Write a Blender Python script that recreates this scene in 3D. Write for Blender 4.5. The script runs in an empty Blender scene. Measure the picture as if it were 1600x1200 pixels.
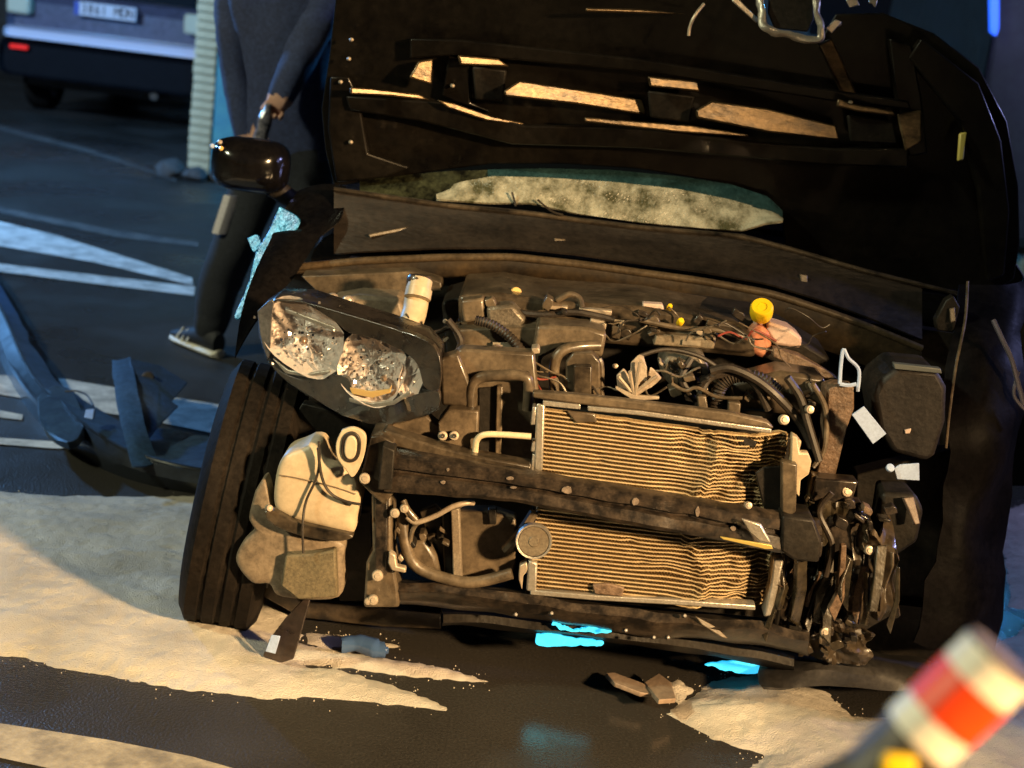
import bpy, bmesh, math, random
import numpy as np
from mathutils import Vector, Matrix, noise
from math import radians, sin, cos, pi

random.seed(7)
sc = bpy.context.scene
COL = sc.collection

# ------------------------------------------------------------------ camera
CH, FPX, PITCH, ROLL = 1.53, 2311.0, radians(14.83), radians(7.0)
CP = Vector((0, -3.3, CH))
Fv = Vector((0, cos(PITCH), -sin(PITCH)))
U0 = Vector((0, sin(PITCH), cos(PITCH)))
Rv = Vector((1, 0, 0)) * cos(ROLL) + U0 * sin(ROLL)
Uv = U0 * cos(ROLL) - Vector((1, 0, 0)) * sin(ROLL)
cam = bpy.data.cameras.new('camera')
cam.sensor_width = 36
cam.lens = FPX / 1600 * 36
cam.clip_end = 500
cam.clip_start = 0.05
cam.dof.use_dof = True
cam.dof.focus_distance = 3.15
cam.dof.aperture_fstop = 52e-3 / 0.0155
co = bpy.data.objects.new('camera', cam)
co.matrix_world = Matrix(((Rv.x, Uv.x, -Fv.x, CP.x), (Rv.y, Uv.y, -Fv.y, CP.y), (Rv.z, Uv.z, -Fv.z, CP.z), (0, 0, 0, 1)))
COL.objects.link(co)
sc.camera = co

# ------------------------------------------------------------------ night sky, lamps, exposure
w = bpy.data.worlds.new('World')
sc.world = w
w.use_nodes = True
nt = w.node_tree
sky = nt.nodes.new('ShaderNodeTexSky')
sky.sky_type = 'NISHITA'
sky.sun_disc = False
sky.sun_elevation = radians(-3.0)
sky.sun_rotation = radians(200)
bg = nt.nodes['Background']
nt.links.new(sky.outputs[0], bg.inputs[0])
bg.inputs[1].default_value = 0.15

LAMP = Vector((4.1, -4.6, 2.75))
def lamp(name, kind, loc, energy, color, size=0.15, target=None, angle=60, blend=0.6):
    l = bpy.data.lights.new(name, kind)
    l.energy = energy
    l.color = color
    l.shadow_soft_size = size
    o = bpy.data.objects.new(name, l)
    o.location = loc
    if kind == 'SPOT':
        l.spot_size = radians(angle)
        l.spot_blend = blend
    if target is not None:
        o.rotation_euler = (Vector(target) - Vector(loc)).to_track_quat('-Z', 'Y').to_euler()
    COL.objects.link(o)
    return o
lamp('street_lamp_light', 'SPOT', LAMP, 6000, (1, 0.65, 0.31), 0.22, (-0.50, -0.75, 0.30), 37, 0.95)
lamp('green_fill_light', 'POINT', (-6.5, -3.5, 5.5), 1900, (1.0, 1.0, 0.66), 0.3)  # added greenish fill lamp without a fixture, lifts the shaded areas
BEAC = Vector((-5.2, 4.6, 2.2))
lamp('blue_beacon_light', 'POINT', BEAC, 900, (0.16, 0.46, 1.0), 0.12)
lamp('side_rim_light', 'POINT', (3.7, 1.1, 2.0), 150, (0.42, 0.46, 1.0), 0.12)  # added blue rim light for the right corner, no beacon stands there
lamp('vehicle_beacon_light', 'POINT', (3.0, 7.2, 2.6), 900, (0.07, 0.45, 1.0), 0.12)

sc.view_settings.view_transform = 'Standard'
sc.view_settings.look = 'None'
sc.view_settings.gamma = 1
sc.view_settings.use_curve_mapping = False
sc.view_settings.exposure = 0.0
sc.cycles.use_denoising = True
sc.cycles.max_bounces = 6
sc.cycles.sample_clamp_indirect = 4.0
sc.cycles.caustics_reflective = False
sc.cycles.caustics_refractive = False

# ------------------------------------------------------------------ helpers
def ray(x, y):
    return Fv + Rv * ((x - 800) / FPX) - Uv * ((y - 600) / FPX)
def P(x, y, Y):
    d = ray(x, y)
    return CP + d * ((Y - CP.y) / d.y)
def G(x, y, z=0.0):
    d = ray(x, y)
    return CP + d * ((z - CP.z) / d.z)
def PN(x, y, pt, n):
    d = ray(x, y)
    return CP + d * ((pt - CP).dot(n) / d.dot(n))
def half(pt):
    return ((LAMP - pt).normalized() + (CP - pt).normalized()).normalized()

MATS = {}
def mat(name, c, rough=0.5, metal=0.0, c2=None, ns=20.0, amt=0.5, bump=0.0, bs=80.0, coat=0.0, spec=0.5, stretch=None, emit=None, es=0, detail=5, trans=0):
    if name in MATS:
        return MATS[name]
    m = bpy.data.materials.new(name)
    m.use_nodes = True
    n = m.node_tree.nodes
    L = m.node_tree.links
    b = n['Principled BSDF']
    b.inputs['Base Color'].default_value = (*c, 1)
    b.inputs['Roughness'].default_value = rough
    b.inputs['Metallic'].default_value = metal
    b.inputs['Specular IOR Level'].default_value = spec
    b.inputs['Coat Weight'].default_value = coat
    b.inputs['Coat Roughness'].default_value = 0.06
    b.inputs['Transmission Weight'].default_value = trans
    tc = n.new('ShaderNodeTexCoord')
    src = tc.outputs['Object']
    if stretch:
        mp = n.new('ShaderNodeMapping')
        mp.inputs['Scale'].default_value = stretch
        L.new(src, mp.inputs[0])
        src = mp.outputs[0]
    if c2 is not None:
        t = n.new('ShaderNodeTexNoise')
        t.inputs['Scale'].default_value = ns
        t.inputs['Detail'].default_value = detail
        t.inputs['Roughness'].default_value = 0.65
        L.new(src, t.inputs['Vector'])
        r = n.new('ShaderNodeValToRGB')
        lo = 0.5 - 0.22 * (0.2 + amt)
        r.color_ramp.elements[0].position = max(0.05, lo - 0.05 + (0.5 - amt) * 0.2)
        r.color_ramp.elements[1].position = min(0.95, 0.62 + (0.5 - amt) * 0.2)
        r.color_ramp.elements[0].color = (*c, 1)
        r.color_ramp.elements[1].color = (*c2, 1)
        L.new(t.outputs[0], r.inputs[0])
        t3 = n.new('ShaderNodeTexNoise')
        t3.inputs['Scale'].default_value = ns * 7
        t3.inputs['Detail'].default_value = 6
        t3.inputs['Roughness'].default_value = 0.7
        L.new(tc.outputs['Object'], t3.inputs['Vector'])
        mr = n.new('ShaderNodeMapRange')
        mr.inputs[1].default_value = 0.35
        mr.inputs[2].default_value = 0.65
        mr.inputs[3].default_value = 0.86 if max(c) > 0.3 else 0.6
        mr.inputs[4].default_value = 1.08 if max(c) > 0.3 else 1.2
        L.new(t3.outputs[0], mr.inputs[0])
        vm = n.new('ShaderNodeVectorMath')
        vm.operation = 'SCALE'
        L.new(r.outputs[0], vm.inputs[0])
        L.new(mr.outputs[0], vm.inputs['Scale'])
        L.new(vm.outputs[0], b.inputs['Base Color'])
        rr = n.new('ShaderNodeMapRange')
        rr.inputs[3].default_value = max(0.03, rough - 0.12)
        rr.inputs[4].default_value = min(1, rough + 0.18)
        L.new(t.outputs[0], rr.inputs[0])
        L.new(rr.outputs[0], b.inputs['Roughness'])
    if bump > 0:
        t2 = n.new('ShaderNodeTexNoise')
        t2.inputs['Scale'].default_value = bs
        t2.inputs['Detail'].default_value = 4
        L.new(src, t2.inputs['Vector'])
        bp = n.new('ShaderNodeBump')
        bp.inputs['Strength'].default_value = bump
        bp.inputs['Distance'].default_value = 0.004
        L.new(t2.outputs[0], bp.inputs['Height'])
        L.new(bp.outputs[0], b.inputs['Normal'])
    if emit:
        b.inputs['Emission Color'].default_value = (*emit, 1)
        b.inputs['Emission Strength'].default_value = es
    MATS[name] = m
    return m

def clear_mat(name, tint=(1, 1, 1), gloss=0.14, rough=0.04):
    if name in MATS:
        return MATS[name]
    m = bpy.data.materials.new(name)
    m.use_nodes = True
    n = m.node_tree.nodes
    L = m.node_tree.links
    n.remove(n['Principled BSDF'])
    t = n.new('ShaderNodeBsdfTransparent')
    t.inputs[0].default_value = (*tint, 1)
    g = n.new('ShaderNodeBsdfGlossy')
    g.inputs['Roughness'].default_value = rough
    mx = n.new('ShaderNodeMixShader')
    mx.inputs[0].default_value = gloss
    L.new(t.outputs[0], mx.inputs[1])
    L.new(g.outputs[0], mx.inputs[2])
    L.new(mx.outputs[0], n['Material Output'].inputs[0])
    MATS[name] = m
    return m

M_PLAST = mat('dusty_black_plastic', (0.006, 0.005, 0.0045), 0.30, c2=(0.10, 0.074, 0.048), ns=9, amt=0.38, bump=0.18, bs=60, coat=0.25)
M_PLAST2 = mat('dusty_grey_plastic', (0.032, 0.025, 0.018), 0.34, c2=(0.15, 0.113, 0.074), ns=7, amt=0.5, bump=0.16, bs=70, coat=0.2)
M_DARK = mat('deep_black_plastic', (0.004, 0.004, 0.004), 0.5, c2=(0.022, 0.018, 0.014), ns=12, bump=0.3, bs=90, spec=0.25)
M_PAINT = mat('black_car_paint', (0.003, 0.003, 0.004), 0.10, c2=(0.007, 0.006, 0.006), ns=9)
M_UNDER = mat('hood_underside_paint', (0.003, 0.0026, 0.0026), 0.30, c2=(0.011, 0.009, 0.007), ns=7, coat=0.15, bump=0.15, bs=30, spec=0.2)
M_RIB = mat('hood_rib_highlight', (0.030, 0.020, 0.011), 0.30, metal=0.55, c2=(0.20, 0.135, 0.07), ns=10, amt=0.35, bump=0.35, bs=30, stretch=(1, 1, 3))  # ribs are black paint; warm highlights are put into this colour
M_STEEL = mat('scuffed_dark_steel', (0.010, 0.008, 0.007), 0.34, c2=(0.06, 0.043, 0.03), ns=30, amt=0.25, bump=0.15, bs=90, detail=9, coat=0.2)
M_ALU = mat('bare_aluminium', (0.62, 0.58, 0.52), 0.38, metal=0.75, c2=(0.42, 0.38, 0.32), ns=40, bump=0.25, bs=200)
M_FIN = mat('radiator_fin_metal', (0.52, 0.39, 0.21), 0.5, metal=0.2, c2=(0.30, 0.21, 0.11), ns=60, bump=0.3, bs=300)
M_TUBE = mat('radiator_tube_metal', (0.74, 0.57, 0.33), 0.38, metal=0.35, c2=(0.56, 0.42, 0.24), ns=30, bump=0.3, bs=200)
M_RUB = mat('tyre_rubber', (0.006, 0.005, 0.0045), 0.65, c2=(0.018, 0.014, 0.011), ns=12, bump=0.3, bs=120, spec=0.06, stretch=(1, 1, 0.4))
M_HOSE = mat('hose_rubber', (0.012, 0.010, 0.009), 0.45, c2=(0.04, 0.03, 0.022), ns=30)
M_CREAM = mat('cream_bottle_plastic', (0.46, 0.37, 0.25), 0.40, c2=(0.54, 0.44, 0.30), ns=8, bump=0.12, bs=60)
M_CREAM2 = mat('dusty_bottle_plastic', (0.25, 0.195, 0.135), 0.5, c2=(0.17, 0.13, 0.09), ns=9, bump=0.2, bs=60)
M_CHROME = mat('chrome_reflector', (0.74, 0.64, 0.58), 0.26, metal=0.15, bump=0.6, bs=140)
M_YEL = mat('yellow_cap_plastic', (0.85, 0.55, 0.01), 0.4, bump=0.15, bs=90)
M_PINK = mat('pale_reservoir_plastic', (0.66, 0.50, 0.42), 0.4, c2=(0.55, 0.40, 0.33), ns=25)
M_RED = mat('red_fluid_plastic', (0.45, 0.10, 0.05), 0.3, c2=(0.62, 0.28, 0.16), ns=30, bump=0.3, bs=60)
M_WHITE = mat('cool_lit_white', (0.42, 0.54, 0.80), 0.6, c2=(0.36, 0.46, 0.70), ns=30)  # cool light on the white is put into the colour as blue
M_BOLT = mat('bright_bolt', (0.52, 0.44, 0.34), 0.35, metal=0.3, c2=(0.36, 0.29, 0.22), ns=60)
M_RUST = mat('rusty_crumpled_steel', (0.06, 0.036, 0.022), 0.5, c2=(0.20, 0.13, 0.085), ns=45, bump=0.8, bs=90)
M_SHARDG = mat('mangled_plastic', (0.008, 0.007, 0.005), 0.26, c2=(0.065, 0.05, 0.03), ns=12, amt=0.35, bump=0.3, bs=60, coat=.3)
M_LENS = clear_mat('clear_lamp_lens')
M_ORANGE = mat('amber_strip', (0.85, 0.52, 0.16), 0.3)

class MB:
    def __init__(s):
        s.v = []
        s.f = []
    def add(s, vs, fs):
        o = len(s.v)
        s.v += [Vector(a) for a in vs]
        s.f += [[i + o for i in f] for f in fs]
        return s
    def prism(s, a, b):
        n = len(a)
        return s.add(list(a) + list(b), [list(range(n)), list(range(2 * n - 1, n - 1, -1))] + [[i, i + n, (i + 1) % n + n, (i + 1) % n] for i in range(n)])
    def box(s, c, size, rot=None):
        c = Vector(c)
        vs = []
        for x in (-.5, .5):
            for y in (-.5, .5):
                for z in (-.5, .5):
                    q = Vector((x * size[0], y * size[1], z * size[2]))
                    if rot is not None:
                        q = rot @ q
                    vs.append(c + q)
        return s.add(vs, [[0, 1, 3, 2], [4, 6, 7, 5], [0, 4, 5, 1], [2, 3, 7, 6], [0, 2, 6, 4], [1, 5, 7, 3]])
    def tube(s, pts, r, seg=10, cap=True):
        pts = [Vector(p) for p in pts]
        n = len(pts)
        rs = r if isinstance(r, (list, tuple)) else [r] * n
        o = len(s.v)
        up = None
        for i, p in enumerate(pts):
            t = (pts[min(i + 1, n - 1)] - pts[max(i - 1, 0)]).normalized()
            if up is None:
                up = t.orthogonal().normalized()
            up = (up - t * up.dot(t)).normalized()
            b = t.cross(up)
            for k in range(seg):
                a = 2 * pi * k / seg
                s.v.append(p + (up * cos(a) + b * sin(a)) * rs[i])
        for i in range(n - 1):
            for k in range(seg):
                k2 = (k + 1) % seg
                s.f.append([o + i * seg + k, o + i * seg + k2, o + (i + 1) * seg + k2, o + (i + 1) * seg + k])
        if cap:
            s.f.append([o + k for k in range(seg)][::-1])
            s.f.append([o + (n - 1) * seg + k for k in range(seg)])
        return s
    def lathe(s, prof, c, axis, seg=20, sx=1.0, ref=None, cap=True):
        c = Vector(c)
        ax = Vector(axis).normalized()
        u = (Vector(ref) - ax * Vector(ref).dot(ax)).normalized() if ref is not None else ax.orthogonal().normalized()
        v = ax.cross(u)
        o = len(s.v)
        n = len(prof)
        for r, h in prof:
            for k in range(seg):
                a = 2 * pi * k / seg
                s.v.append(c + ax * h + u * (r * sx * cos(a)) + v * (r * sin(a)))
        for i in range(n - 1):
            for k in range(seg):
                k2 = (k + 1) % seg
                s.f.append([o + i * seg + k, o + i * seg + k2, o + (i + 1) * seg + k2, o + (i + 1) * seg + k])
        if cap:
            s.f.append([o + k for k in range(seg)][::-1])
            s.f.append([o + (n - 1) * seg + k for k in range(seg)])
        return s
    def grid(s, rows):
        o = len(s.v)
        m = len(rows[0])
        for r in rows:
            s.v += [Vector(p) for p in r]
        for i in range(len(rows) - 1):
            for j in range(m - 1):
                s.f.append([o + i * m + j, o + i * m + j + 1, o + (i + 1) * m + j + 1, o + (i + 1) * m + j])
        return s
    def jitter(s, a, sc_=12.0):
        for i, v in enumerate(s.v):
            s.v[i] = v + noise.noise_vector(v * sc_) * a
        return s
    def build(s, name, m, parent=None, bevel=0.0, smooth=True, solid=0.0, sub=0, sharp=40):
        off = root_off(parent)
        me = bpy.data.meshes.new(name)
        me.from_pydata([tuple(v - off) for v in s.v], [], s.f)
        bm = bmesh.new()
        bm.from_mesh(me)
        bmesh.ops.recalc_face_normals(bm, faces=bm.faces)
        for e in bm.edges:
            e.smooth = smooth and (len(e.link_faces) == 2 and e.calc_face_angle(0) < radians(sharp))
        for f in bm.faces:
            f.smooth = smooth
        bm.to_mesh(me)
        bm.free()
        me.materials.append(m)
        o = bpy.data.objects.new(name, me)
        COL.objects.link(o)
        if parent is not None:
            o.parent = parent
        if solid:
            md = o.modifiers.new('thick', 'SOLIDIFY')
            md.thickness = solid
            md.offset = 0
        if sub:
            md = o.modifiers.new('sub', 'SUBSURF')
            md.levels = md.render_levels = sub
        if bevel:
            md = o.modifiers.new('bev', 'BEVEL')
            md.width = bevel
            md.segments = 2
            md.limit_method = 'ANGLE'
            md.angle_limit = radians(35)
        return o

ROOTS = {}
def root_off(p):
    if p is None:
        return Vector((0, 0, 0))
    while p.parent is not None:
        p = p.parent
    return ROOTS.get(p.name, Vector((0, 0, 0)))
def tag(o, label=None, cat=None, group=None, kind=None):
    if label: o['label'] = label
    if cat: o['category'] = cat
    if group: o['group'] = group
    if kind: o['kind'] = kind
    return o
def thing(name, loc, label, cat, group=None):
    o = bpy.data.objects.new(name, None)
    o.location = loc
    COL.objects.link(o)
    ROOTS[o.name] = Vector(loc)
    return tag(o, label, cat, group)
def top(o):  # a top-level mesh with its origin moved to its base
    vs = [v.co.copy() for v in o.data.vertices]
    c = Vector((sum(v.x for v in vs) / len(vs), sum(v.y for v in vs) / len(vs), min(v.z for v in vs)))
    o.data.transform(Matrix.Translation(-c))
    o.location = c
    return o
def slab(name, pts, Y, depth, m, parent, bevel=0.003, jit=0, js=12, **k):
    f = Y if callable(Y) else (lambda x, y: Y)
    a = [P(x, y, f(x, y)) for x, y in pts]
    b = [p + Vector((0, depth, 0)) for p in a]
    mb = MB().prism(a, b)
    if jit: mb.jitter(jit, js)
    return mb.build(name, m, parent, bevel=bevel, **k)
def nslab(name, pts, Y, m, parent, thick=0.012, n=None, bevel=0.002, hn=1.0, base=Vector((0, -1, 0))):
    cx = sum(p[0] for p in pts) / len(pts)
    cy = sum(p[1] for p in pts) / len(pts)
    pt = P(cx, cy, Y)
    if n is None:
        n = (half(pt) * hn + base * (1 - hn)).normalized()
    a = [PN(x, y, pt, n) for x, y in pts]
    return MB().prism(a, [p - n * thick for p in a]).build(name, m, parent, bevel=bevel)
def sm2(pts, k=4):
    return [(p.x, p.y) for p in sm([(x, y, 0) for x, y in list(pts) + [pts[0]]], k)[:-1]]
def sm(pts, k=6):  # smooth curve through points (Catmull-Rom)
    pts = [Vector(p) for p in pts]
    q = [pts[0]] + pts + [pts[-1]]
    out = []
    for i in range(1, len(q) - 2):
        for j in range(k):
            t = j / k
            a, b, c, d = q[i - 1], q[i], q[i + 1], q[i + 2]
            out.append(0.5 * (2 * b + (c - a) * t + (2 * a - 5 * b + 4 * c - d) * t * t + (3 * b - a - 3 * c + d) * t ** 3))
    out.append(pts[-1])
    return out
def pipe(name, pts, r, m, parent, seg=8):  # pts (px, py, Y)
    return MB().tube(sm([P(*p) for p in pts]), r, seg).build(name, m, parent)
def linked(o, name, loc, parent, rot=None, scale=None):
    c = o.copy()
    c.name = name
    c.location = loc
    if rot: c.rotation_euler = rot
    if scale: c.scale = scale
    c.parent = parent
    COL.objects.link(c)
    return c

# ================================================================== SETTING
def asphalt():
    m = bpy.data.materials.new('wet_asphalt')
    m.use_nodes = True
    n = m.node_tree.nodes
    L = m.node_tree.links
    b = n['Principled BSDF']
    tc = n.new('ShaderNodeTexCoord')
    def nz(s, d=5):
        t = n.new('ShaderNodeTexNoise')
        t.inputs['Scale'].default_value = s
        t.inputs['Detail'].default_value = d
        L.new(tc.outputs['Object'], t.inputs['Vector'])
        return t.outputs[0]
    big, fine = nz(1.3), nz(160, 3)
    r = n.new('ShaderNodeValToRGB')
    r.color_ramp.elements[0].position = 0.3
    r.color_ramp.elements[1].position = 0.72
    r.color_ramp.elements[0].color = (0.014, 0.013, 0.012, 1)
    r.color_ramp.elements[1].color = (0.052, 0.047, 0.041, 1)
    mx = n.new('ShaderNodeMath')
    mx.operation = 'ADD'
    h = n.new('ShaderNodeMath')
    h.operation = 'MULTIPLY'
    h.inputs[1].default_value = 0.5
    L.new(fine, h.inputs[0])
    h2 = n.new('ShaderNodeMath')
    h2.operation = 'MULTIPLY'
    h2.inputs[1].default_value = 0.5
    L.new(big, h2.inputs[0])
    L.new(h.outputs[0], mx.inputs[0])
    L.new(h2.outputs[0], mx.inputs[1])
    L.new(mx.outputs[0], r.inputs[0])
    L.new(r.outputs[0], b.inputs['Base Color'])
    rr = n.new('ShaderNodeMapRange')
    rr.inputs[1].default_value = 0.4
    rr.inputs[2].default_value = 0.62
    rr.inputs[3].default_value = 0.22
    rr.inputs[4].default_value = 0.62
    L.new(big, rr.inputs[0])
    wc = G(880, 1085)
    mpn = n.new('ShaderNodeMapping')
    mpn.inputs['Location'].default_value = (-wc.x * 1.7, -wc.y * 2.6, 0)
    mpn.inputs['Scale'].default_value = (1.7, 2.6, 0)
    L.new(tc.outputs['Object'], mpn.inputs[0])
    ln = n.new('ShaderNodeVectorMath')
    ln.operation = 'LENGTH'
    L.new(mpn.outputs[0], ln.inputs[0])
    wn = nz(7, 6)
    ad = n.new('ShaderNodeMath')
    ad.operation = 'MULTIPLY_ADD'
    ad.inputs[1].default_value = 1.1
    L.new(wn, ad.inputs[0])
    L.new(ln.outputs['Value'], ad.inputs[2])
    wet = n.new('ShaderNodeMapRange')
    wet.inputs[1].default_value = 1.15
    wet.inputs[2].default_value = 1.75
    L.new(ad.outputs[0], wet.inputs[0])
    wm = n.new('ShaderNodeMix')
    wm.inputs['A'].default_value = 0.13
    L.new(wet.outputs[0], wm.inputs['Factor'])
    L.new(rr.outputs[0], wm.inputs['B'])
    L.new(wm.outputs['Result'], b.inputs['Roughness'])
    ws_ = n.new('ShaderNodeMapRange')
    ws_.inputs[3].default_value = 0.08
    ws_.inputs[4].default_value = 0.5
    L.new(wet.outputs[0], ws_.inputs[0])
    bp = n.new('ShaderNodeBump')
    L.new(ws_.outputs[0], bp.inputs['Strength'])
    bp.inputs['Distance'].default_value = 0.006
    L.new(fine, bp.inputs['Height'])
    L.new(bp.outputs[0], b.inputs['Normal'])
    return m
road = MB().grid([[(-60, -30, 0), (60, -30, 0)], [(-60, 90, 0), (60, 90, 0)]]).build('road', asphalt(), smooth=False)
tag(road, kind='structure')
M_LINE = mat('worn_road_paint', (0.72, 0.70, 0.66), 0.6, c2=(0.30, 0.29, 0.27), ns=9, amt=0.3, bump=0.3, bs=150, detail=9)
M_LINE2 = mat('faded_road_paint', (0.16, 0.15, 0.14), 0.7, c2=(0.05, 0.05, 0.05), ns=7, bump=0.3, bs=150, detail=9)
def marking(pts, m=M_LINE, z=0.004):
    a = [G(x, y, z) for x, y in pts]
    o = MB().add(a, [list(range(len(a)))]).build('road_marking', m, smooth=False)
    return tag(o, kind='structure')
marking([(-60, 330), (0, 346), (90, 368), (300, 434), (302, 446), (150, 410), (0, 384), (-60, 378)])
marking([(-60, 404), (0, 412), (150, 430), (305, 448), (303, 462), (140, 442), (0, 424), (-60, 416)])
marking([(-60, 580), (0, 586), (100, 592), (420, 645), (400, 690), (230, 656), (0, 616), (-60, 610)])
marking([(-60, 676), (0, 684), (90, 690), (130, 697), (90, 701), (0, 694), (-60, 688)])
marking([(-60, 640), (0, 641), (36, 648), (34, 656), (0, 652), (-60, 650)])
marking([(-80, 1118), (0, 1130), (170, 1156), (300, 1182), (420, 1216), (560, 1262), (300, 1262), (180, 1222), (0, 1184), (-80, 1176)],
        mat('warm_worn_road_paint', (0.55, 0.47, 0.33), 0.6, c2=(0.22, 0.19, 0.14), ns=9, amt=0.35, bump=0.4, bs=150, detail=9))
marking([(-60, 186), (0, 196), (140, 232), (275, 278), (275, 284), (140, 240), (0, 204), (-60, 194)], M_LINE2)
marking([(-60, 318), (0, 324), (180, 360), (310, 378), (310, 386), (180, 370), (0, 332)], M_LINE2)

# dark building closing the street at the back
bld = thing('building', (0, 17, 0), 'dark unlit building wall closing the street behind the cars', 'building')
MB().box((0, 17.3, 3), (50, 0.6, 6)).build('wall', mat('dark_wall_render', (0.05, 0.05, 0.055), 0.8, c2=(0.09, 0.085, 0.08), ns=2), bld)
for i in range(9):
    wf = MB().box((-17 + i * 4.2, 16.98, 2.1), (1.5, 0.06, 1.5)).build('window', mat('dark_window_frame', (0.06, 0.06, 0.06), 0.5), bld, bevel=0.01)
    MB().box((-17 + i * 4.2, 16.94, 2.1), (1.36, 0.03, 1.36)).build('pane', mat('dark_window_glass', (0.01, 0.012, 0.015), 0.08), wf)

# pale wall at the right edge of the picture
rw = thing('boundary_wall', P(1640, 420, 6.2) * 1.0, 'pale green wall glimpsed at the right edge beyond the raised hood', 'wall')
pw = P(1590, 380, 6.2)
MB().box((pw.x + 1.05, 6.3, 0.65), (2.0, 0.2, 1.3)).build('wall_face', mat('pale_green_render', (0.30, 0.36, 0.26), 0.8, c2=(0.18, 0.22, 0.16), ns=6), rw, bevel=0.01)
MB().box((pw.x + 1.05, 6.3, 1.34), (2.06, 0.28, 0.08)).build('coping', mat('coping_stone', (0.25, 0.24, 0.2), 0.8), rw, bevel=0.01)

# ------------------------------------------------------------------ brick pillar (brick courses left, painted render right)
pb = G(292, 276)
pil = thing('brick_pillar', pb + Vector((0.15, 0.15, 0)), 'narrow pillar with yellow brick courses and teal painted side', 'pillar')
PX0, PY0 = pb.x, pb.y
M_BRICK = mat('yellow_brick', (0.68, 0.60, 0.38), 0.8, c2=(0.52, 0.46, 0.28), ns=20, bump=0.5, bs=90)
M_TEAL = mat('teal_painted_render', (0.09, 0.34, 0.36), 0.6, c2=(0.06, 0.26, 0.34), ns=8, bump=0.3, bs=60)
MB().box((PX0 + 0.155, PY0 + 0.17, 1.3), (0.29, 0.29, 2.6)).build('core', mat('mortar', (0.16, 0.15, 0.11), 0.9, c2=(0.10, 0.09, 0.07), ns=30), pil)
MB().box((PX0 + 0.235, PY0 + 0.012, 1.3), (0.15, 0.025, 2.6)).build('painted_face', M_TEAL, pil, bevel=0.008)
brick0 = MB().box((0, 0, 0), (0.152, 0.03, 0.052)).build('brick', M_BRICK, None, bevel=0.005)
brick0.parent = pil
off = ROOTS[pil.name]
for i in range(44):
    q = Vector((PX0 + 0.076 + random.uniform(-.004, .004), PY0 + 0.012 + random.uniform(-.003, .003), 0.032 + i * 0.0595)) - off
    if i == 0:
        brick0.location = q
    else:
        linked(brick0, 'brick', q, pil)
for k, (dx, dy, r) in enumerate([(-0.10, -0.1, .11), (0.08, -.13, .085), (0.22, -0.05, .07)]):
    o = MB().lathe([(0.001, -.55 * r), (.7 * r, -.4 * r), (r, 0), (.8 * r, .45 * r), (.4 * r, .66 * r), (0.001, .7 * r)], (PX0 + dx, PY0 + dy, .45 * r), (0, 0, 1), 12).jitter(.03, 9).build('kerb_stone', mat('dark_stone', (.05, .05, .05), .8, c2=(.1, .1, .1), ns=12, bump=.6, bs=40))
    tag(top(o), ['largest dark stone left of the brick pillar foot', 'middle dark stone in front of the brick pillar foot', 'smallest dark stone right of the brick pillar foot'][k], 'stone', 'stones at the pillar foot')

# ------------------------------------------------------------------ parked car, upper left
pc0 = P(165, 20, 9.4)
PCX, PCY = pc0.x, 9.4
pc = thing('parked_car', (PCX, PCY + 2, 0), 'grey blue hatchback parked with its rear to us, upper left', 'car')
M_GREY = mat('grey_blue_car_paint', (0.10, 0.092, 0.145), 0.3, c2=(0.08, 0.075, 0.12), ns=3, coat=0.5)
M_BUMP = mat('dark_bumper_plastic', (0.004, 0.004, 0.006), 0.6, c2=(0.007, 0.007, 0.009), spec=.08, ns=8)
def loft(secs, name, m, parent, **k):
    mb = MB()
    n = len(secs[0])
    o = 0
    for s in secs:
        mb.v += [Vector(p) for p in s]
    for i in range(len(secs) - 1):
        for j in range(n):
            j2 = (j + 1) % n
            mb.f.append([i * n + j, i * n + j2, (i + 1) * n + j2, (i + 1) * n + j])
    mb.f.append(list(range(n))[::-1])
    mb.f.append([(len(secs) - 1) * n + j for j in range(n)])
    return mb.build(name, m, parent, **k)
def sec(y, hw, z0, z1, r=0.12, xc=0.0):
    pts = []
    for cx, cz, a0 in ((hw - r, z0 + r, -pi / 2), (hw - r, z1 - r, 0), (-hw + r, z1 - r, pi / 2), (-hw + r, z0 + r, pi)):
        for k in range(5):
            a = a0 + k * pi / 8
            pts.append((xc + cx + r * cos(a), y, cz + r * sin(a)))
    return pts
Y0 = PCY
loft([sec(Y0 + 0.10, .80, .60, .95, .1, PCX), sec(Y0 + .02, .84, .62, 1.04, .12, PCX), sec(Y0 + .12, .86, .55, 1.06, .12, PCX), sec(Y0 + .5, .88, .35, 1.02, .12, PCX),
      sec(Y0 + 3.2, .88, .3, .98, .14, PCX), sec(Y0 + 4.0, .8, .35, .8, .14, PCX)], 'body', M_GREY, pc)
loft([sec(Y0 + .14, .72, .98, 1.06, .04, PCX), sec(Y0 + .5, .70, .98, 1.46, .12, PCX), sec(Y0 + 1.8, .70, .98, 1.52, .14, PCX), sec(Y0 + 2.9, .74, .98, 1.02, .02, PCX)], 'cabin', mat('parked_car_glass', (.015, .018, .022), .1), pc)
loft([sec(Y0 - .03, .84, .36, .60, .08, PCX), sec(Y0 - .08, .86, .34, .655, .08, PCX), sec(Y0 + .2, .89, .32, .67, .08, PCX)], 'bumper', M_BUMP, pc)
loft([sec(Y0 - .06, .80, .665, .735, .03, PCX), sec(Y0 - .10, .82, .66, .745, .03, PCX), sec(Y0 + .1, .86, .66, .75, .03, PCX)], 'bumper_lip', mat('pale_bumper_lip', (.62, .60, .70), .3, coat=.5), pc)
pl = MB().box((PCX, Y0 - .005, .952), (.52, .02, .112)).build('licence_plate', mat('plate_white', (.62, .60, .66), .4), pc, bevel=.004)
MB().box((PCX - .24, Y0 - .018, .952), (.04, .008, .11)).build('plate_band', mat('plate_blue', (.02, .05, .35), .4), pl)
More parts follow.
